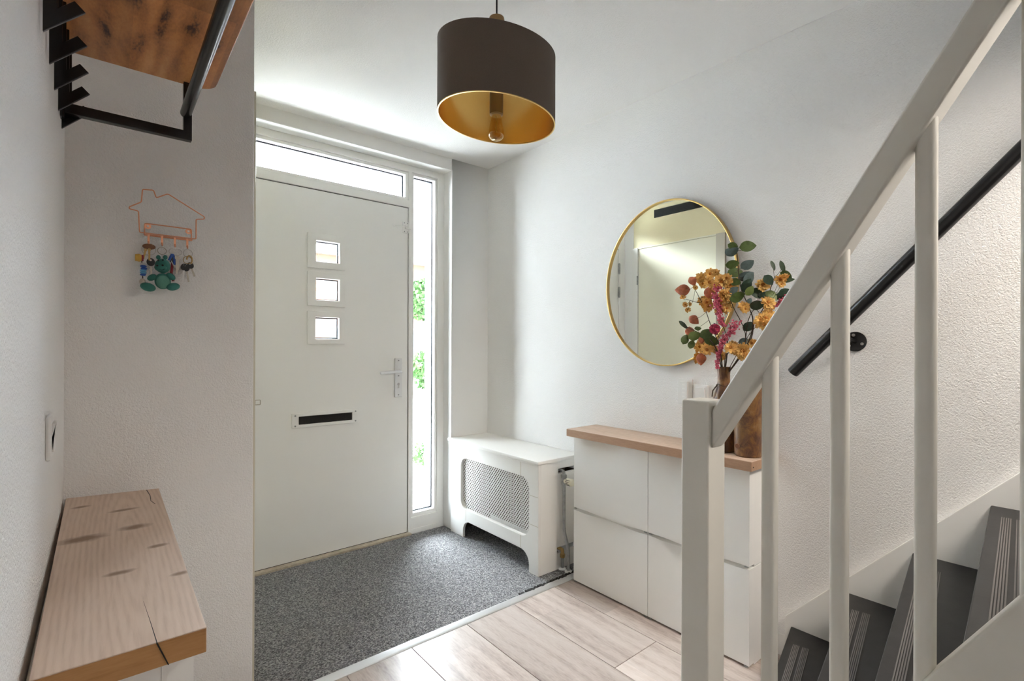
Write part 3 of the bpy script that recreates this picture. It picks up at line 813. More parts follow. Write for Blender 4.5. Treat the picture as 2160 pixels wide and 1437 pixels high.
# ------------------------------------------------------------------ shoe cabinets
def shoe_cabinet(label, grp, w, h, d):
    """front face on local -X side, width along Y, origin base centre of the front"""
    t = thing('shoe_cabinet', label, 'cabinet', (0, 0, 0), grp)
    g_ = 0.0012
    body = B().box(0.042, d, -w / 2 + g_, w / 2 - g_, 0.001, h - 0.001).build('body', 'shoe', t, bevel=0.003)
    # front: flat, its top middle scooped back for the hand
    NY, NZ = 36, 26
    def px(u, v):
        f = math.cos(math.pi / 2 * min(1.0, abs(u) / 0.95)) ** 2
        s_ = max(0.0, (v - 0.55) / 0.45)
        return 0.032 * f * s_ ** 1.7
    fb = B(); n1 = NY + 1
    def pz(u, v):   # the free edge dips in the middle
        return 0.010 + (h - 0.013 - 0.012 * max(0, 1 - u * u) * max(0, (v - .6) / .4)) * v - 0.010 * v * 0
    for j in range(NZ + 1):
        for i in range(NY + 1):
            u, v = -1 + 2 * i / NY, j / NZ
            fb.v.append((px(u, v), u * (w / 2 - 0.0018), pz(u, v)))
    for j in range(NZ):
        for i in range(NY):
            a_ = j * n1 + i; fb.f.append((a_, a_ + 1, a_ + n1 + 1, a_ + n1))
    # rim to the body
    n0 = len(fb.v)
    loop = [i for i in range(n1)] + [j * n1 + NY for j in range(1, NZ + 1)] + [NZ * n1 + i for i in range(NY - 1, -1, -1)] + [j * n1 for j in range(NZ - 1, 0, -1)]
    for k in loop:
        v = fb.v[k]; fb.v.append((0.0425, v[1], v[2]))
    L_ = len(loop)
    for k in range(L_): fb.f.append((loop[k], loop[(k + 1) % L_], n0 + (k + 1) % L_, n0 + k))
    fb.build('door', 'shoe', t, smooth=True, angle=40)
    for s_ in (-1, 1):
        B().box(-0.0003, 0.004, s_ * (w / 2 - 0.014) - 0.007, s_ * (w / 2 - 0.014) + 0.007, 0.003, 0.0075).build('foot_latch', 'galv', t)
    return t
def cab_copy(root, loc, rz, label):
    r = root.copy(); COL.objects.link(r); r.location = loc; r.rotation_euler = (0, 0, rz); r['label'] = label
    for ch in list(root.children):
        c = ch.copy(); COL.objects.link(c); c.parent = r
    return r
CW, CH = 0.4625, 0.3845
cab = shoe_cabinet('white shoe cabinet, lower left one beside the heating pipes', 'white shoe cabinets under the right wall', CW, CH, XR - 1.92 - .001)
cab.location = (1.92, 1.8125 - CW / 2, 0.0)
cab_copy(cab, (1.92, 1.8125 - CW * 1.5, 0.0), 0, 'white shoe cabinet, lower one next to the stair foot')
cab_copy(cab, (1.92, 1.8125 - CW / 2, CH), 0, 'white shoe cabinet, upper left one under the mirror')
cab_copy(cab, (1.92, 1.8125 - CW * 1.5, CH), 0, 'white shoe cabinet, upper one under the brown vases')
wt = thing('wooden_cabinet_top', 'thick light wooden board on the shoe cabinets below the mirror', 'worktop', (2.0, 1.34, 2 * CH))
B().box(1.885, XR - .001, 0.867, 1.832, 2 * CH, 2 * CH + 0.0385).build('board', 'oak', wt, bevel=0.002)
B().box(1.8842, 1.8862, 0.8675, 1.8315, 2 * CH + .002, 2 * CH + 0.0365).build('front_edge', 'oak_edge', wt)
B().box(1.8855, XR - .002, 0.8662, 0.868, 2 * CH + .002, 2 * CH + 0.0365).build('end_edge', 'oak_edge', wt)
B().lathe([(0.003, 0), (0.003, -.0012)], (1.90, 0.8665, 0.785), 8, 'y').build('nail_hole', 'dark', wt)

# left cabinets under the pine board (only their near ends show)
left = []
LD = 0.185
lab = ['white shoe cabinet under the near end of the pine board, lower one', 'white shoe cabinet by the niche wall, lower one', 'white shoe cabinet under the near end of the pine board', 'white shoe cabinet by the niche wall under the pine board']
for i, (yc, z) in enumerate(((0.925 + CW / 2, 0.0), (0.925 + CW * 1.5, 0.0), (0.925 + CW / 2, CH), (0.925 + CW * 1.5, CH))):
    c = cab_copy(cab, (0.112, yc, z), math.pi, lab[i]); c['group'] = 'white shoe cabinets along the left wall'
    c.scale = (0.98, 1, 1)
bt = thing('pine_board', 'knotty brushed pine board on the cabinets by the left wall', 'worktop', (0.03, 1.35, 2 * CH))
B().prism([(-0.073, 0.886), (0.124, 0.884), (0.131, 1.835), (-0.080, 1.876)], 'z', 2 * CH, 2 * CH + 0.0385).build('board', 'pine', bt, bevel=0.002)
B().prism([(-0.0715, 0.8853), (0.1225, 0.8833), (0.1225, 0.8860), (-0.0715, 0.8873)], 'z', 2 * CH + .0015, 2 * CH + 0.037).build('end_grain', 'pine_end', bt)
# drying cracks
zt = 2 * CH + 0.0385
B().prism([(0.0608, 0.8835), (0.0620, 0.8835), (0.0582, 0.96), (0.0537, 1.04), (0.0534, 1.04), (0.0575, 0.96)], 'z', zt - .001, zt + .0002).prism([(0.0605, zt - .001), (0.0625, zt - .001), (0.076, 2 * CH + .001), (0.0745, 2 * CH + .001)], 'y', 0.8826, 0.884).build('crack', 'dark', bt)
B().prism([(0.100, 1.835), (0.102, 1.835), (0.106, 1.76), (0.104, 1.70), (0.111, 1.66), (0.1095, 1.66), (0.1025, 1.70), (0.1045, 1.76)], 'z', zt - .001, zt + .0002).build('crack', 'dark', bt)

# ------------------------------------------------------------------ coat rack on the left wall
ck = thing('coat_rack', 'black steel coat rack with hooks and acacia hat shelf', 'coat rack', (0.05, 1.27, 1.77))
n = 8
shp = [(XL + .002, 0.86), (0.215, 0.86)] + [(0.215 + .031 * math.sin(rad(90 * i / n)), 0.86 + .031 - .031 * math.cos(rad(90 * i / n))) for i in range(1, n + 1)]
shp += [(0.246, 1.60)] + [(0.196 + .05 * math.cos(rad(90 * i / n)), 1.612 + .05 * math.sin(rad(90 * i / n))) for i in range(1, n + 1)] + [(XL + .002, 1.662)]
B().prism(shp, 'z', 1.972, 1.997).build('shelf_board', 'acacia', ck, bevel=0.004)
for yk in (1.650, 0.880):
    B().box(XL + .002, XL + .010, yk - .014, yk + .014, 1.80, 1.972).build('wall_bar', 'black', ck, bevel=0.0015)
    B().box(XL + .006, 0.190, yk - .010, yk + .010, 1.812, 1.837).build('arm', 'black', ck, bevel=0.0015)
    B().box(0.170, 0.190, yk - .0099, yk + .0099, 1.813, 1.972).build('upright', 'black', ck, bevel=0.0015)
B().tube([(0.176, 0.885, 1.887), (0.176, 1.648, 1.887)], 0.0135, 20).build('hanging_rail', 'black', ck, smooth=True)
for yh in (1.667, 1.545, 1.425, 1.300, 1.172):
    # flat bar bent into an L: leg on the wall, prong rising at 45 degrees
    x0 = XL + .004; w_ = 0.020
    pr = [(x0, 1.778), (x0 + .055, 1.833), (x0 + .041, 1.847), (x0 + .0195, 1.8255), (x0 + .019, 1.970), (x0, 1.970)]
    hk = B().prism(pr, 'y', yh - .0055, yh - .0005).build('coat_hook', 'black', ck, bevel=0.0008, seg=1)
    B().prism([(x0 + .0005, 1.7772), (x0 + .0555, 1.8322), (x0 + .0548, 1.8335), (x0 + .0003, 1.7790)], 'y', yh - .0052, yh - .0008).build('grey_edge', 'black_edge', hk)  # thin lighter grey strip along the lower edge
B().box(XL + .001, XL + .004, 1.10, 1.66, 1.93, 1.96).build('back_bar', 'black', ck)

# ------------------------------------------------------------------ switches
sw1 = thing('light_switch', 'white rocker switch on the left wall above the pine board', 'switch', (XL, 1.345, 1.015))
B().box(XL, XL + .0085, 1.303, 1.387, 1.015, 1.101).build('plate', 'plastic', sw1, bevel=0.004, seg=3)
B().prism([(XL + .008, 1.030), (XL + .0125, 1.030), (XL + .010, 1.058), (XL + .016, 1.086), (XL + .008, 1.086)], 'y', 1.322, 1.370).build('rocker', 'plastic', sw1, bevel=0.0015)
sw2 = thing('remote_holder', 'flat white wall remote in its holder below the mirror', 'remote', (XR, 1.279, 0.97))
B().box(XR - .009, XR, 1.244, 1.318, 0.968, 1.090).build('plate', 'plastic', sw2, bevel=0.002)
rm = B().box(XR - .022, XR - .008, 1.262, 1.302, 0.975, 1.078).build('remote', 'plastic', sw2, bevel=0.003)
for i in range(4): B().box(XR - .0226, XR - .0215, 1.276, 1.288, 1.060 - i * .018, 1.066 - i * .018).build('button', 'shoe', rm)
sw3 = thing('light_switch', 'white rocker switch below the mirror, beside the flat remote', 'switch', (XR, 1.205, 0.98))
B().box(XR - .010, XR, 1.166, 1.242, 0.985, 1.067).build('plate', 'plastic', sw3, bevel=0.005, seg=3)
B().prism([(XR - .009, 0.998), (XR - .011, 0.998), (XR - .015, 1.054), (XR - .009, 1.054)], 'y', 1.180, 1.228).build('rocker', 'plastic', sw3, bevel=0.0015)

# ------------------------------------------------------------------ wire key rack
kr = thing('key_rack', 'copper wire key rack shaped like a house', 'key rack', (0.155, YN, 1.54))
YK = 1.862
house = [(0.0835, 1.579), (0.0805, 1.6425), (0.059, 1.6455), (0.0585, 1.6510), (0.0875, 1.671), (0.090, 1.7095), (0.117, 1.7125), (0.124, 1.6905), (0.153, 1.7085), (0.250, 1.654), (0.250, 1.6465), (0.2275, 1.642), (0.2275, 1.579)]
B().tube(fillet([(x, YK, z) for x, z in house], 0.004, 3, True), 0.0017, 8, closed=True).build('house_wire', 'copper', kr, smooth=True)
B().tube(fillet([(0.0955, YK + .012, 1.5745), (0.0965, YN - .002, 1.578), (0.0965, YN - .002, 1.6125), (0.2175, YN - .002, 1.6125), (0.2175, YN - .002, 1.578), (0.2185, YK + .012, 1.5745)], 0.005, 3, True), 0.0017, 8, closed=True).build('back_wire', 'copper', kr, smooth=True)
B().tube([(0.0955, YK + .006, 1.5765), (0.2185, YK + .006, 1.5765)], 0.0016, 8).build('rail_wire', 'copper', kr, smooth=True)
for x in (0.1045, 0.2095):
    tb = B().lathe([(0.0085, 0), (0.0085, -.0012)], (x, YN - .0005, 1.6045), 16, 'y').build('mounting_eye', 'copper', kr)
    B().lathe([(0.0035, 0), (0.003, -.0015)], (x, YN - .0017, 1.6045), 10, 'y').build('screw', 'steel', tb)
HX = (0.1055, 0.139, 0.172, 0.2045)
for x in HX:
    B().box(x - .0028, x + .0028, YK + .004, YK + .0055, 1.551, 1.577).tube(fillet([(x, YK + .004, 1.556), (x, YK + .002, 1.546), (x, YK - .008, 1.546), (x, YK - .009, 1.554)], 0.003, 3), 0.0016, 8).build('hook', 'copper', kr, smooth=True)

def kx(px): return 0.139 + (px - 560) * 0.00022
def kz(px, py): return 1.541 - (py - 790) * 0.0002647 + (px - 560) * 0.00003
YH = YK - .004
def ringobj(par, px, py, r, mt='steel', sx=1.0):
    c = (kx(px), YH, kz(px, py))
    pts = [(c[0] + r * sx * math.cos(2 * math.pi * k / 24), YH + 0.002 * math.sin(4 * math.pi * k / 24), c[2] + r * math.sin(2 * math.pi * k / 24)) for k in range(24)]
    return B().tube(pts, 0.0010, 6, closed=True).build('key_ring', mt, par, smooth=True)
def key(par, a, b_, bow, mt, bowmat, dy=0.0, name='key'):
    """key hanging from pixel-plane point a (bow) to b (tip)"""
    A = Vector((kx(a[0]), YH + dy, kz(*a))); T = Vector((kx(b_[0]), YH + dy, kz(*b_)))
    d = (T - A).normalized(); s_ = Vector((d.z, 0, -d.x))
    o = B()
    L_ = (T - A).length
    W_ = 0.0026
    prof = [(-W_, 0), (W_, 0)]
    pts2 = [(W_, 0.0)]
    nT = 5
    for i in range(nT):
        t0 = 0.35 + 0.6 * i / nT
        pts2 += [(W_, L_ * t0), (W_ * 0.55, L_ * (t0 + 0.04)), (W_, L_ * (t0 + 0.08))]
    pts2 += [(W_ * 0.5, L_), (-W_, L_ * 0.97), (-W_, 0.0)]
    f_ = [A + s_ * x + d * y for x, y in pts2]
    n_ = len(f_)
    o.add([(v.x, v.y - .0009, v.z) for v in f_] + [(v.x, v.y + .0009, v.z) for v in f_], [tuple(range(n_))[::-1], tuple(range(n_, 2 * n_))] + [(i, (i + 1) % n_, n_ + (i + 1) % n_, n_ + i) for i in range(n_)])
    k_ = o.build(name, mt, par)
    c = A - d * bow * 0.55
    out = [c + (s_ * math.cos(2 * math.pi * i / 16) + d * math.sin(2 * math.pi * i / 16) * 1.15) * bow for i in range(16)]
    inn = [c - d * bow * .55 + (s_ * math.cos(2 * math.pi * i / 10) + d * math.sin(2 * math.pi * i / 10)) * bow * 0.3 for i in range(10)]
    B().holed([(v.x, v.z) for v in out], [[(v.x, v.z) for v in inn]], 'y', YH + dy - .0016, YH + dy + .0016).build('key_bow', bowmat, k_)
    return k_
# bunch 1: leather tag, keys, bead string
k1 = thing('key_bunch', 'key bunch with brown tag and blue bead string on the first hook', 'keys', (HX[0], YH, 1.43), 'key bunches on the wire rack')
ringobj(k1, 408, 815, 0.0175)
o = B().ball((kx(410), YH - .003, kz(410, 785)), 0.0145, 16, 8, (1.15, 0.2, 0.62)).build('leather_tag', 'leather', k1, smooth=True)
key(k1, (370, 830), (345, 925), 0.004, 'brass', 'brass', -.004); key(k1, (412, 830), (412, 945), 0.004, 'brass', 'brass', -.006)
key(k1, (430, 985), (436, 1110), 0.0105, 'silver_dull', 'black', -.005)
pts = [(kx(325), YH - .006, kz(325, 880)), (kx(330), YH - .007, kz(330, 950)), (kx(340), YH - .008, kz(340, 1130)), (kx(345), YH - .008, kz(345, 1210))]
B().tube(pts, 0.0012, 6).build('charm_cord', 'black', k1)
B().lathe([(0.010, 0), (0.012, .010), (0.009, .016)], (kx(285) - .006, YH - .006, kz(285, 910)), 14, 'x').build('yellow_charm', 'yellow', k1, smooth=True)
B().lathe([(0.0095, 0.014), (0.0095, .020)], (kx(285) - .006, YH - .006, kz(285, 910)), 14, 'x').build('red_charm', 'red', k1)
random.seed(11)
for i, (py, mt) in enumerate(((985, 'steel'), (1010, 'blue'), (1035, 'blue'), (1058, 'lblue'), (1082, 'lblue'), (1105, 'blue'))):
    B().ball((kx(345 + random.uniform(-8, 10)), YH - .008, kz(345, py)), 0.0058, 10, 6, (1.5, 0.9, 0.7)).build('bead', mt, k1, smooth=True)
for i in range(6):
    B().ball((kx(387), YH - .011, kz(387, 1115 + i * 23)), 0.0034, 8, 5, (1.1, 1, 0.9)).build('bead', 'plastic', k1, smooth=True)
B().ball((kx(338), YH - .008, kz(338, 1185)), 0.010, 12, 6, (0.8, 0.5, 1.05)).build('metal_charm', 'silver_dull', k1, smooth=True)
# bunch 2: teal plush
k2 = thing('plush_keyring', 'small teal plush animal hanging from the second hook', 'plush toy', (HX[1], YH, 1.40))
ringobj(k2, 558, 832, 0.0110, 'silver_dull')
YP = YH - .014
def pb_(px, py, r, sc, name, mt, rot=0, dy=0.0):
    R_ = Matrix.Rotation(rad(rot), 3, 'Y')
    return B().ball((kx(px), YP + dy, kz(px, py)), r, 18, 12, sc, R_).build(name, mt, k2, smooth=True)
bmesh_ = B().ball((kx(562), YP, kz(562, 1190)), 0.0225, 22, 14, (0.92, 0.75, 1.08))
body_ = bmesh_.ball((kx(560), YP - .001, kz(560, 1015)), 0.0215, 22, 14, (0.92, 0.85, 1.02)).build('body', 'teal', k2, smooth=True)
pb_(562, 1195, 0.0205, (0.9, 0.72, 1.05), 'belly', 'teal_light', 0, -.004)
hd = pb_(535, 1040, 0.0140, (1.15, 0.9, 0.85), 'snout', 'teal', 0, -.012)
for px, py in ((512, 915), (590, 915)): pb_(px, py, 0.0065, (0.9, 0.6, 1.1), 'ear', 'teal')
for px, py, dy in ((556, 956, -.0185), (505, 958, -.0165)): pb_(px, py, 0.0024, (1, 1, 1), 'eye', 'black', 0, dy)
for px, py, dy in ((552, 1018, -.0245), (492, 1018, -.021)): pb_(px, py, 0.0028, (1, 1, 0.9), 'nostril', 'black', 0, dy)
B().tube([(kx(515), YP - .0235, kz(515, 1066)), (kx(545), YP - .0245, kz(545, 1074)), (kx(575), YP - .022, kz(575, 1060))], 0.0006, 5).build('mouth', 'black', k2)
for px, py, r_, rot in ((440, 1145, 0.0115, -35), (652, 1142, 0.0118, 40)): pb_(px, py, r_, (1.15, 0.8, 0.78), 'arm', 'teal', rot, -.006)
for px, py, r_, rot in ((395, 1252, 0.0175, 15), (678, 1262, 0.0160, -15)): pb_(px, py, r_, (1.12, 0.95, 0.72), 'foot', 'teal', rot, -.008)
B().tube([(kx(558), YH, kz(558, 880)), (kx(558), YP, kz(558, 925))], 0.0008, 6).build('loop', 'steel', k2)
# bunch 3
k3 = thing('key_bunch', 'silver keys with blue and red straps on the third hook', 'keys', (HX[2], YH, 1.44), 'key bunches on the wire rack')
ringobj(k3, 715, 845, 0.0115, 'steel', 1.45)
key(k3, (740, 925), (748, 1060), 0.0055, 'silver_dull', 'silver_dull'); key(k3, (728, 930), (728, 1110), 0.0055, 'silver_dull', 'silver_dull', -.004)
B().tube(smooth_path([(kx(640), YH - .002, kz(640, 945)), (kx(672), YH - .004, kz(672, 880)), (kx(695), YH - .002, kz(695, 915)), (kx(700), YH, kz(700, 1000))], 4), 0.0038, 8).build('blue_strap', 'blue', k3, smooth=True)
B().box(kx(645), kx(685), YH - .004, YH - .0005, kz(660, 965), kz(660, 900)).build('key_fob', 'black', k3, bevel=0.0015)
B().tube([(kx(662), YH - .003, kz(662, 950)), (kx(712), YH - .004, kz(712, 1052))], 0.0016, 6).build('metal_pin', 'steel', k3)
B().tube(smooth_path([(kx(680), YH + .001, kz(680, 960)), (kx(672), YH + .001, kz(672, 1050)), (kx(668), YH + .001, kz(668, 1105)), (kx(690), YH + .001, kz(690, 1190))], 4), 0.0036, 8).build('red_strap', 'red', k3, smooth=True)
# bunch 4
k4 = thing('key_bunch', 'three black-headed keys on the fourth hook', 'keys', (HX[3], YH, 1.42), 'key bunches on the wire rack')
ringobj(k4, 863, 865, 0.0120)
ringobj(k4, 858, 945, 0.0115, 'brass')
key(k4, (812, 1050), (795, 1205), 0.0095, 'steel', 'black', -.006); key(k4, (842, 1060), (870, 1210), 0.0095, 'silver_dull', 'black', -.003)
key(k4, (900, 1030), (945, 1145), 0.0090, 'silver_dull', 'black', 0.001)
B().tube([(kx(880) + .007 * math.cos(rad(a)), YH - .002, kz(880, 945) + .013 * math.sin(rad(a))) for a in range(-60, 200, 20)], 0.0022, 6).build('leather_loop', 'brass', k4, smooth=True)

# ------------------------------------------------------------------ vases
TOPZ = 2 * CH + 0.0385
va = thing('bottle_vase', 'slim mottled brown bottle vase holding the flowers', 'vase', (2.0, 1.035, TOPZ))
prof = [(0.040, 0), (0.046, 0.004), (0.050, 0.05), (0.051, 0.12), (0.048, 0.18), (0.040, 0.225), (0.029, 0.262), (0.0245, 0.29), (0.0245, 0.32), (0.0275, 0.345), (0.0285, 0.350), (0.0255, 0.350), (0.021, 0.32), (0.020, 0.29)]
B().lathe(prof, (2.0, 1.035, TOPZ), 32, capped=False).lathe([(0.001, 0.0005), (0.040, 0)], (2.0, 1.035, TOPZ), 32, capped=False).build('vase_body', 'vase', va, smooth=True)
B().lathe([(0.001, 0.29), (0.021, 0.292)], (2.0, 1.035, TOPZ), 24, capped=False).build('dark_inside', 'dark', va)
pth = [(2.0 + .0275 * math.cos(rad(a)), 1.035 + .0275 * math.sin(rad(a)), TOPZ + 0.275 + 0.004 * math.sin(rad(3 * a))) for a in range(0, 360, 20)]
B().tube(pth, 0.0016, 6, closed=True).tube([(1.978, 1.052, TOPZ + .275), (1.968, 1.066, TOPZ + .25), (1.966, 1.068, TOPZ + .225)], 0.0025, 6).build('twine', 'stem', va, smooth=True)
vb = thing('cylinder_vase', 'tall mottled brown cylinder vase on the cabinet end', 'vase', (1.985, 0.925, TOPZ))
B().lathe([(0.046, 0), (0.050, 0.005), (0.0525, 0.08), (0.055, 0.18), (0.0555, 0.285), (0.053, 0.296), (0.050, 0.298), (0.048, 0.29), (0.047, 0.02), (0.001, 0.018)], (1.985, 0.925, TOPZ), 36, capped=False).lathe([(0.001, 0.0005), (0.046, 0)], (1.985, 0.925, TOPZ), 36, capped=False).build('vase_body', 'vase', vb, smooth=True)
B().lathe([(0.010, 0), (0.0085, -.003), (0.004, -.0035)], (1.9355, 0.945, TOPZ + .042), 14, 'x').build('knot', 'leather', vb, smooth=True)

# ------------------------------------------------------------------ dried-look flower stems in the bottle vase
EA_stem=[(1.985, 1.03, 1.162), (1.985, 0.932, 1.248), (1.985, 0.909, 1.338), (1.985, 0.921, 1.39), (1.985, 0.953, 1.467), (1.985, 0.965, 1.525), (1.985, 0.972, 1.606), (1.985, 0.976, 1.642)]
EA=[(1.956, 0.916, 1.637, 0.026, 10.0, 0.0), (1.944, 0.97, 1.646, 0.0168, -20.0, 0.0), (1.971, 0.997, 1.626, 0.018, -45.0, 1.0), (1.949, 0.972, 1.625, 0.02, 35.0, 1.0), (1.941, 0.97, 1.572, 0.022, 0.0, 0.0), (1.971, 0.925, 1.568, 0.0232, 40.0, 1.0), (2.018, 0.998, 1.549, 0.026, 5.0, 0.0), (2.007, 0.952, 1.529, 0.024, 30.0, 1.0), (2.004, 0.934, 1.519, 0.0248, 45.0, 1.0), (1.955, 0.965, 1.502, 0.0192, -20.0, 0.0), (1.983, 0.932, 1.487, 0.0248, 70.0, 2.0), (1.96, 0.91, 1.462, 0.018, 55.0, 3.0), (1.951, 0.954, 1.441, 0.026, 20.0, 0.0), (1.945, 0.967, 1.466, 0.018, 40.0, 1.0), (1.954, 0.909, 1.421, 0.012, 60.0, 1.0), (2.018, 0.942, 1.325, 0.0208, 40.0, 2.0), (2.01, 0.954, 1.262, 0.0192, 10.0, 1.0)]
EB_stem=[(2.005, 1.032, 1.161), (2.005, 0.934, 1.252), (2.005, 0.911, 1.343), (2.005, 0.88, 1.389), (2.005, 0.852, 1.464), (2.005, 0.836, 1.513)]
EB=[(1.999, 0.894, 1.452, 0.0264, -10.0, 2.0), (1.998, 0.866, 1.442, 0.0192, 10.0, 2.0), (1.965, 0.83, 1.437, 0.022, -45.0, 3.0), (1.972, 0.886, 1.405, 0.024, 5.0, 2.0), (1.989, 0.851, 1.501, 0.02, -60.0, 2.0), (1.995, 0.837, 1.556, 0.018, -75.0, 4.0), (2.001, 0.805, 1.547, 0.022, -75.0, 4.0), (2.003, 0.793, 1.515, 0.0192, -25.0, 0.0), (1.96, 0.769, 1.489, 0.02, 0.0, 4.0), (1.988, 0.808, 1.438, 0.018, 60.0, 2.0), (1.991, 0.794, 1.449, 0.018, 20.0, 2.0)]
EC_stem=[(1.965, 1.024, 1.163), (1.965, 1.046, 1.223), (1.965, 1.085, 1.277), (1.965, 1.14, 1.307), (1.965, 1.191, 1.33)]
EC=[(1.942, 1.135, 1.288, 0.0232, 20.0, 3.0), (1.925, 1.169, 1.273, 0.0192, 60.0, 0.0), (1.941, 1.148, 1.252, 0.0168, 65.0, 3.0), (1.92, 1.067, 1.295, 0.0248, 30.0, 0.0), (1.965, 1.072, 1.269, 0.0288, -20.0, 0.0), (1.962, 1.199, 1.337, 0.022, -50.0, 4.0), (1.945, 1.121, 1.319, 0.012, 0.0, 0.0)]
PODS=[(1.951, 1.153, 1.526, 0.0192, -60.0), (1.984, 1.211, 1.494, 0.0288, 180.0), (1.966, 1.084, 1.471, 0.024, -90.0), (1.983, 1.166, 1.36, 0.022, -40.0), (1.981, 1.182, 1.309, 0.022, -90.0), (1.962, 1.115, 1.273, 0.0152, -90.0), (1.957, 1.114, 1.193, 0.0232, -90.0)]
POD_stem=[(1.965, 1.024, 1.163), (1.965, 1.037, 1.244), (1.965, 1.077, 1.339), (1.965, 1.099, 1.399), (1.965, 1.131, 1.46), (1.965, 1.154, 1.5)]
BL_upper=[(1.979, 1.128, 1.535, 0.018), (1.965, 1.108, 1.511, 0.0152), (1.943, 1.065, 1.544, 0.0168), (1.955, 1.074, 1.508, 0.0192), (1.996, 1.068, 1.501, 0.0152), (1.934, 1.011, 1.509, 0.0208), (1.934, 0.989, 1.518, 0.0152), (1.981, 1.004, 1.496, 0.0168), (1.953, 1.015, 1.454, 0.0192), (1.973, 1.025, 1.432, 0.0168), (1.968, 1.01, 1.398, 0.0168), (1.958, 1.034, 1.391, 0.0136), (2.011, 1.007, 1.507, 0.0144), (1.946, 0.99, 1.46, 0.0144)]
BL_left=[(1.963, 1.203, 1.457, 0.0104), (1.946, 1.183, 1.424, 0.0096), (1.981, 1.189, 1.402, 0.0096), (1.952, 1.164, 1.425, 0.0072), (1.959, 1.141, 1.496, 0.008), (1.991, 1.123, 1.435, 0.0184), (1.956, 1.083, 1.414, 0.0192), (1.975, 1.1, 1.443, 0.0144)]
BL_right=[(2.003, 0.878, 1.484, 0.02), (1.938, 0.787, 1.496, 0.0168), (1.935, 0.782, 1.473, 0.0096), (1.949, 0.837, 1.41, 0.0184), (1.992, 0.826, 1.402, 0.0112), (1.98, 0.846, 1.366, 0.0168), (1.949, 0.859, 1.339, 0.0224), (1.957, 0.848, 1.35, 0.02), (1.944, 0.927, 1.4, 0.0152)]
BL_low=[(1.967, 1.125, 1.24, 0.0184), (1.933, 1.074, 1.231, 0.0184), (1.986, 1.147, 1.192, 0.0176), (2.003, 1.077, 1.227, 0.0168), (2.007, 1.047, 1.202, 0.0152), (1.99, 1.094, 1.248, 0.012), (2.008, 1.145, 1.257, 0.0136)]
BL_lowright=[(1.931, 0.97, 1.236, 0.0192), (1.953, 0.931, 1.226, 0.0224), (2.008, 0.92, 1.256, 0.0152), (1.993, 0.993, 1.248, 0.0144), (1.963, 0.942, 1.209, 0.016)]
ST_upper=[(1.975, 1.021, 1.162), (1.975, 0.932, 1.264), (1.975, 0.984, 1.405), (1.975, 1.01, 1.459), (1.975, 1.044, 1.516)]
ST_left=[(1.975, 1.025, 1.162), (1.975, 1.009, 1.264), (1.975, 1.043, 1.367), (1.975, 1.069, 1.423), (1.975, 1.137, 1.431), (1.975, 1.193, 1.45)]
ST_right=[(1.995, 1.027, 1.162), (1.995, 0.953, 1.232), (1.995, 0.933, 1.343), (1.995, 0.906, 1.39), (1.995, 0.872, 1.361), (1.995, 0.861, 1.399)]
ST_low=[(1.975, 1.025, 1.162), (1.975, 1.038, 1.203), (1.975, 1.077, 1.236), (1.975, 1.113, 1.225), (1.975, 1.136, 1.201)]
ST_lowright=[(1.975, 1.021, 1.162), (1.975, 1.009, 1.207), (1.975, 0.976, 1.224), (1.975, 0.928, 1.252)]
B1=[(1.935, 1.029, 1.49), (1.935, 1.035, 1.446), (1.935, 1.028, 1.393), (1.935, 1.018, 1.353), (1.935, 1.001, 1.324)]
B2=[(1.93, 0.948, 1.338), (1.93, 0.966, 1.307), (1.93, 0.994, 1.28), (1.93, 1.011, 1.244), (1.93, 1.023, 1.196), (1.93, 1.028, 1.153)]
B3=[(1.985, 0.798, 1.421), (1.985, 0.816, 1.407), (1.985, 0.838, 1.389)]
PINK=[(1.925, 1.035, 1.314, 0.022)]
PINK_stem=[(1.945, 1.008, 1.164), (1.945, 0.993, 1.224), (1.945, 1.027, 1.28), (1.945, 1.044, 1.309)]

random.seed(21)
VIEW = (Vector((0, 0, 1.24)) - Vector((1.98, 1.02, 1.4))).normalized()
VR = Vector((0, 0, 1)).cross(VIEW).normalized()      # image right, seen from the hall
VU = VIEW.cross(VR).normalized()
NECK = Vector((2.0, 1.035, TOPZ + 0.30))
def clampx(v): v.x = min(v.x, 2.075); return v
def leaf_mesh(c, r, ang, slim=False):
    a = rad(ang + random.uniform(-8, 8))
    d = VR * math.cos(a) + VU * math.sin(a); s_ = VR * -math.sin(a) + VU * math.cos(a)
    tilt = random.uniform(-0.6, 0.6); nrm = (VIEW + s_ * tilt + d * random.uniform(-.3, .3)).normalized()
    s_ = (s_ - nrm * s_.dot(nrm)).normalized(); d = (d - nrm * d.dot(nrm)).normalized()
    r = r * 1.22; wd_ = r * (0.34 if slim else 0.72); n_ = 7
    b_ = B(); vs = []
    for i in range(n_ + 1):
        t = i / n_; x = (2 * t - 1) * r
        w_ = wd_ * math.sin(math.pi * min(1, t ** 0.85)) ** 0.75
        curl = nrm * (-0.18 * r * (2 * t - 1) ** 2)
        for k in (-1, 0, 1):
            p_ = Vector(c) + d * x + s_ * w_ * k + curl + nrm * (0.14 * wd_ * abs(k)) + nrm * 0.0
            vs.append(clampx(p_))
    fs = []
    for i in range(n_):
        for k in (0, 1): fs.append((i * 3 + k, i * 3 + k + 1, i * 3 + 4 + k, i * 3 + 3 + k))
    back = [clampx(v - nrm * 0.0006) for v in vs]
    m_ = len(vs)
    b_.add(vs + back, fs + [tuple(m_ + i for i in f[::-1]) for f in fs])
    return b_
def stem(par, pts, r0=0.0022, mt='stem', name='stem'):
    P = [NECK] + [Vector(p_[:3]) for p_ in pts]
    q = smooth_path(P, 5); m_ = len(q)
    return B().tube(q, [r0 * (1 - 0.55 * i / m_) for i in range(m_)], 6).build(name, mt, par, smooth=True), q
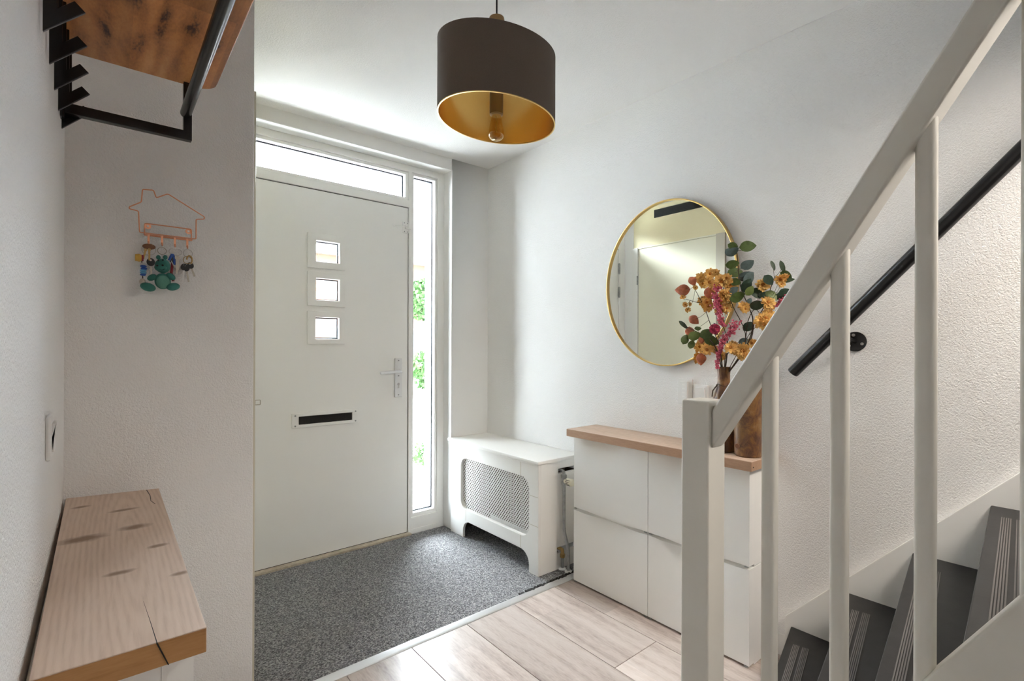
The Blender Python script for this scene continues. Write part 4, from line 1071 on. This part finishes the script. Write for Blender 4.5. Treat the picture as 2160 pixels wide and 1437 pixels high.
def nearest(q, c): return min(q, key=lambda p_: (p_ - Vector(c)).length)
def twig(par, q, c, r=0.0008, mt='stem'):
    a = nearest(q[len(q) // 4:], c); c = Vector(c)
    mid = (a + c) / 2 + Vector((0, 0, -0.006))
    return B().tube(smooth_path([a, mid, c], 4), r, 5).build('twig', mt, par, smooth=True)
BASE = (2.0, 1.035, TOPZ + .30)
for nm, stp, lv, lab_ in (('eucalyptus_branch', EA_stem, EA, 'tall eucalyptus branch rising in front of the mirror rim'), ('eucalyptus_branch', EB_stem, EB, 'eucalyptus branch leaning towards the black handrail'), ('eucalyptus_branch', EC_stem, EC, 'short eucalyptus branch low at the left of the bouquet')):
    t = thing(nm, lab_, 'branch', BASE, 'eucalyptus branches in the bottle vase')
    so, q = stem(t, stp[1:], 0.0026)
    for (x, y, z, r, ang, kind) in lv:
        twig(t, q, (x, y, z))
        leaf_mesh((x, y, z), r, ang, kind == 4).build('leaf', LEAF[int(kind)], t, smooth=True, angle=80)

# blossoms share three meshes
def blossom_mesh(seed, mt):
    rnd = random.Random(seed); b_ = B()
    for layer, (cnt, R_, lift) in enumerate(((13, 1.0, 0.12), (11, 0.84, 0.36), (8, 0.58, 0.6))):
        for i in range(cnt):
            a = 2 * math.pi * (i + 0.5 * layer) / cnt + rnd.uniform(-.15, .15); L_ = R_ * rnd.uniform(0.85, 1.1); w_ = 0.19 * L_ + .03
            d = Vector((math.cos(a), math.sin(a), 0)); s_ = Vector((-math.sin(a), math.cos(a), 0)); up = Vector((0, 0, 1))
            z0 = lift * rnd.uniform(0.6, 1.3)
            vs = [d * 0.08, d * 0.55 * L_ + s_ * w_ + up * z0 * .8, d * L_ + s_ * w_ * .55 + up * z0 * 1.1, d * L_ * 0.93 + up * (z0 * 1.1 - 0.05), d * L_ - s_ * w_ * .55 + up * z0 * 1.1, d * 0.55 * L_ - s_ * w_ + up * z0 * .8, d * 0.5 * L_ + up * (z0 * .55)]
            b_.add(vs, [(0, 1, 6), (1, 2, 3, 6), (6, 3, 4, 5), (0, 6, 5)])
    return b_
BPROTO = []
CPROTO = None
def blossom(par, c, r, mt='petal'):
    global CPROTO
    key_ = random.randrange(3)
    c = clampx(Vector(c))
    if len(BPROTO) < 3:
        for s_ in range(3):
            me_o = blossom_mesh(40 + s_, mt).build('blossom', mt, loc=(0, 0, 0), weld=False, smooth=True, angle=180)
            BPROTO.append(me_o.data); bpy.data.objects.remove(me_o)
        cm = B().ball((0, 0, 0.22), 0.24, 8, 5, (1, 1, 0.8)).build('blossom_centre', 'petal_mid', loc=(0, 0, 0), smooth=True)
        CPROTO = cm.data; bpy.data.objects.remove(cm)
    nrm = (VIEW + Vector((random.uniform(-.7, .7), random.uniform(-.7, .7), random.uniform(-.3, .9)))).normalized()
    o = bpy.data.objects.new('blossom', BPROTO[key_]); COL.objects.link(o); o.parent = par
    o.location = c - ORG[par]; o.rotation_euler = nrm.to_track_quat('Z', 'Y').to_euler(); o.scale = (r * 1.5,) * 3
    ce = bpy.data.objects.new('blossom_centre', CPROTO); COL.objects.link(ce); ce.parent = o
    return o
for stp, fl_, lab_ in ((ST_upper, BL_upper, 'full orange blossom branch at the top left of the bouquet'), (ST_left, BL_left, 'thin orange blossom sprig reaching left over the mirror'), (ST_right, BL_right, 'orange blossom branch behind the sloping white rail'), (ST_low, BL_low, 'orange blossom sprig hanging low at the left of the vase neck'), (ST_lowright, BL_lowright, 'short orange blossom sprig just above the vase neck')):
    t = thing('blossom_branch', lab_, 'flower', BASE, 'orange blossom branches in the bottle vase')
    so, q = stem(t, stp[1:], 0.0019, 'stem')
    for (x, y, z, r) in fl_:
        twig(t, q, (x, y, z), 0.0008, 'stem_green'); blossom(t, (x, y, z), r)
        if r > 0.0145:
            j = Vector((random.uniform(-.6, 1.2), random.uniform(-.9, .9), random.uniform(-1, .8))) * r
            blossom(t, Vector((x, y, z)) + j, r * 0.8)
# lantern pods
t = thing('lantern_pod_branch', 'branch of papery terracotta lantern pods in front of the mirror', 'branch', BASE)
so, q = stem(t, POD_stem[1:], 0.0020)
for (x, y, z, r, ang) in PODS:
    twig(t, q, (x, y, z), 0.0008)
    a = rad(ang); d = (VR * math.cos(a) + VU * math.sin(a)).normalized(); s_ = (VR * -math.sin(a) + VU * math.cos(a)).normalized()
    Rm = Matrix((s_, VIEW, d)).transposed(); b_ = B(); nu, nv = 15, 9
    for j in range(nv + 1):
        th = j / nv
        rr_ = math.sin(math.pi * th) ** 0.8 * (0.95 - 0.45 * (1 - th)) if 0 < j < nv else 0.0
        hz = 1.15 - 1.95 * th
        for k in range(nu):
            a2 = 2 * math.pi * k / nu; rib = 1 + 0.09 * math.cos(5 * a2)
            b_.v.append(tuple(clampx(Vector((x, y, z)) + Rm @ Vector((math.cos(a2) * rr_ * rib, math.sin(a2) * rr_ * rib * .55, hz)) * r * 1.2)))
    for j in range(nv):
        for k in range(nu): b_.f.append((j * nu + k, (j + 1) * nu + k, (j + 1) * nu + (k + 1) % nu, j * nu + (k + 1) % nu))
    b_.build('lantern_pod', 'pod', t, smooth=True, angle=60)
# berry sprays
for pts, lab_, wd_, cnt in ((B1, 'drooping raspberry-coloured berry string among the orange blossoms', 0.020, 230), (B2, 'raspberry-coloured berry string hanging over the vase neck', 0.019, 250), (B3, 'small raspberry-coloured berry tuft beside the sloping rail', 0.014, 50)):
    t = thing('berry_spray', lab_, 'flower', BASE, 'berry sprays in the bottle vase')
    so, q = stem(t, [((NECK.x + pts[0][0]) / 2 - .01, (NECK.y + pts[0][1]) / 2 + .01, (NECK.z + pts[0][2]) / 2 + .02)] + [pts[0]], 0.0015)
    q2 = smooth_path(pts, 8); b_ = B().tube(q2, 0.0009, 5); m_ = len(q2)
    for i in range(cnt):
        f_ = random.random(); c = q2[min(m_ - 1, int(f_ * m_))]
        w_ = wd_ * (1.0 - 0.65 * f_)
        off = Vector((random.gauss(0, .5), random.gauss(0, .5), random.gauss(0, .4))) * w_
        b_.ball(clampx(c + off), random.uniform(0.0030, 0.0048), 6, 4)
    bo = b_.build('berries', 'berry', t, smooth=True); bo['kind'] = 'stuff'
t = thing('pink_flower', 'single deep pink ball-shaped flower in the middle of the bouquet', 'flower', BASE)
stem(t, PINK_stem[1:], 0.0015)
for (x, y, z, r) in PINK:
    b_ = B()
    rnd = random.Random(2)
    for i in range(46):
        th = math.acos(1 - 2 * (i + .5) / 46); a = i * 2.399
        n_ = Vector((math.sin(th) * math.cos(a), math.sin(th) * math.sin(a), math.cos(th)))
        u_ = n_.orthogonal().normalized(); w_ = n_.cross(u_)
        c = Vector((x, y, z)); r_ = r * 0.42
        vs = [c + n_ * r * .55, c + n_ * r * .9 + u_ * r_, c + n_ * r * 1.02 + w_ * r_ * .3, c + n_ * r * .9 - u_ * r_, c + n_ * r * .7 - w_ * r_]
        b_.add(vs, [(0, 1, 2), (0, 2, 3), (0, 3, 4), (0, 4, 1)])
    b_.ball((x, y, z), r * .72, 12, 8)
    b_.build('petals', 'pink', t, weld=False)

# ================================================================== OUTSIDE
struct(B().box(-30, 40, 3.16, 60, -0.4, -0.15).build('ground', 'paving'), 'pale paved street outside the front door', 'ground')
struct(B().box(-1.0, 3.0, 3.17, 4.2, -0.16, -0.06).build('door_step', 'paving'), 'pale paved step outside the front door', 'step')
hs = thing('house', 'orange brick house across the street seen through the sidelight', 'house', (11.5, 20.0, -0.15))
B().holed(rect(5.0, 18.5, -0.15, 5.0), [rect(10.3, 11.9, 0.75, 2.05), rect(13.2, 15.0, 0.75, 2.05), rect(10.6, 12.2, 3.1, 4.2), rect(7.0, 8.6, 0.75, 2.05)], 'y', 20.0, 20.3).build('wall', 'brick', hs)
B().box(4.8, 18.7, 19.6, 20.3, 4.9, 5.25).build('fascia', 'fascia', hs)
B().prism([(19.5, 5.2), (24.5, 8.6), (29.5, 5.2)], 'x', 4.7, 18.8).build('roof', 'roof', hs)
for (a, b_, c, d) in ((10.3, 11.9, 0.75, 2.05), (13.2, 15.0, 0.75, 2.05), (10.6, 12.2, 3.1, 4.2), (7.0, 8.6, 0.75, 2.05)):
    w_ = B().holed(rect(a, b_, c, d), [rect(a + .08, b_ - .08, c + .08, d - .08)], 'y', 20.03, 20.12).build('window', 'fascia', hs)
    B().box(a + .08, b_ - .08, 20.07, 20.09, c + .08, d - .08).build('pane', 'dark_blue', w_)
def leafy(par, name, c, rx, ry, rz, cnt, size, seed):
    rnd = random.Random(seed); b_ = B()
    for i in range(cnt):
        while True:
            p_ = Vector((rnd.uniform(-1, 1), rnd.uniform(-1, 1), rnd.uniform(-1, 1)))
            if 0.25 < p_.length < 1: break
        q = Vector(c) + Vector((p_.x * rx, p_.y * ry, p_.z * rz))
        n_ = Vector((rnd.gauss(0, 1), rnd.gauss(0, 1), rnd.gauss(0, 1))).normalized(); u_ = n_.orthogonal().normalized() * size * rnd.uniform(.6, 1.3); w_ = n_.cross(u_.normalized()) * size * .6
        b_.add([q - u_, q + w_, q + u_, q - w_], [(0, 1, 2, 3)])
    o = b_.build(name, 'foliage', par, weld=False); o['kind'] = 'stuff'; return o
tr = thing('tree', 'green garden tree before the brick house', 'tree', (8.9, 15.5, -0.15))
B().tube([(8.9, 15.5, -.15), (8.95, 15.5, 1.2), (8.85, 15.5, 2.6)], [0.14, 0.11, 0.07], 8).build('trunk', 'bark', tr)
leafy(tr, 'crown', (8.9, 15.5, 2.9), 1.1, 1.1, 0.75, 1600, 0.10, 1)
sb = thing('shrub', 'rounded green shrub below the garden tree', 'shrub', (8.0, 13.2, -0.15))
B().tube([(8.0, 13.2, -.15), (8.0, 13.2, .4)], 0.05, 6).build('trunk', 'bark', sb)
leafy(sb, 'crown', (8.0, 13.2, 0.55), 1.1, 0.8, 0.7, 1500, 0.09, 2)
sp_ = thing('low_plant', 'low leafy plant beside the path near the sidelight', 'plant', (2.85, 5.05, -0.15))
B().tube([(2.85, 5.05, -.15), (2.85, 5.05, 0.0)], 0.012, 6).build('stem', 'bark', sp_)
leafy(sp_, 'leaves', (2.85, 5.05, 0.0), 0.16, 0.16, 0.13, 260, 0.03, 3)
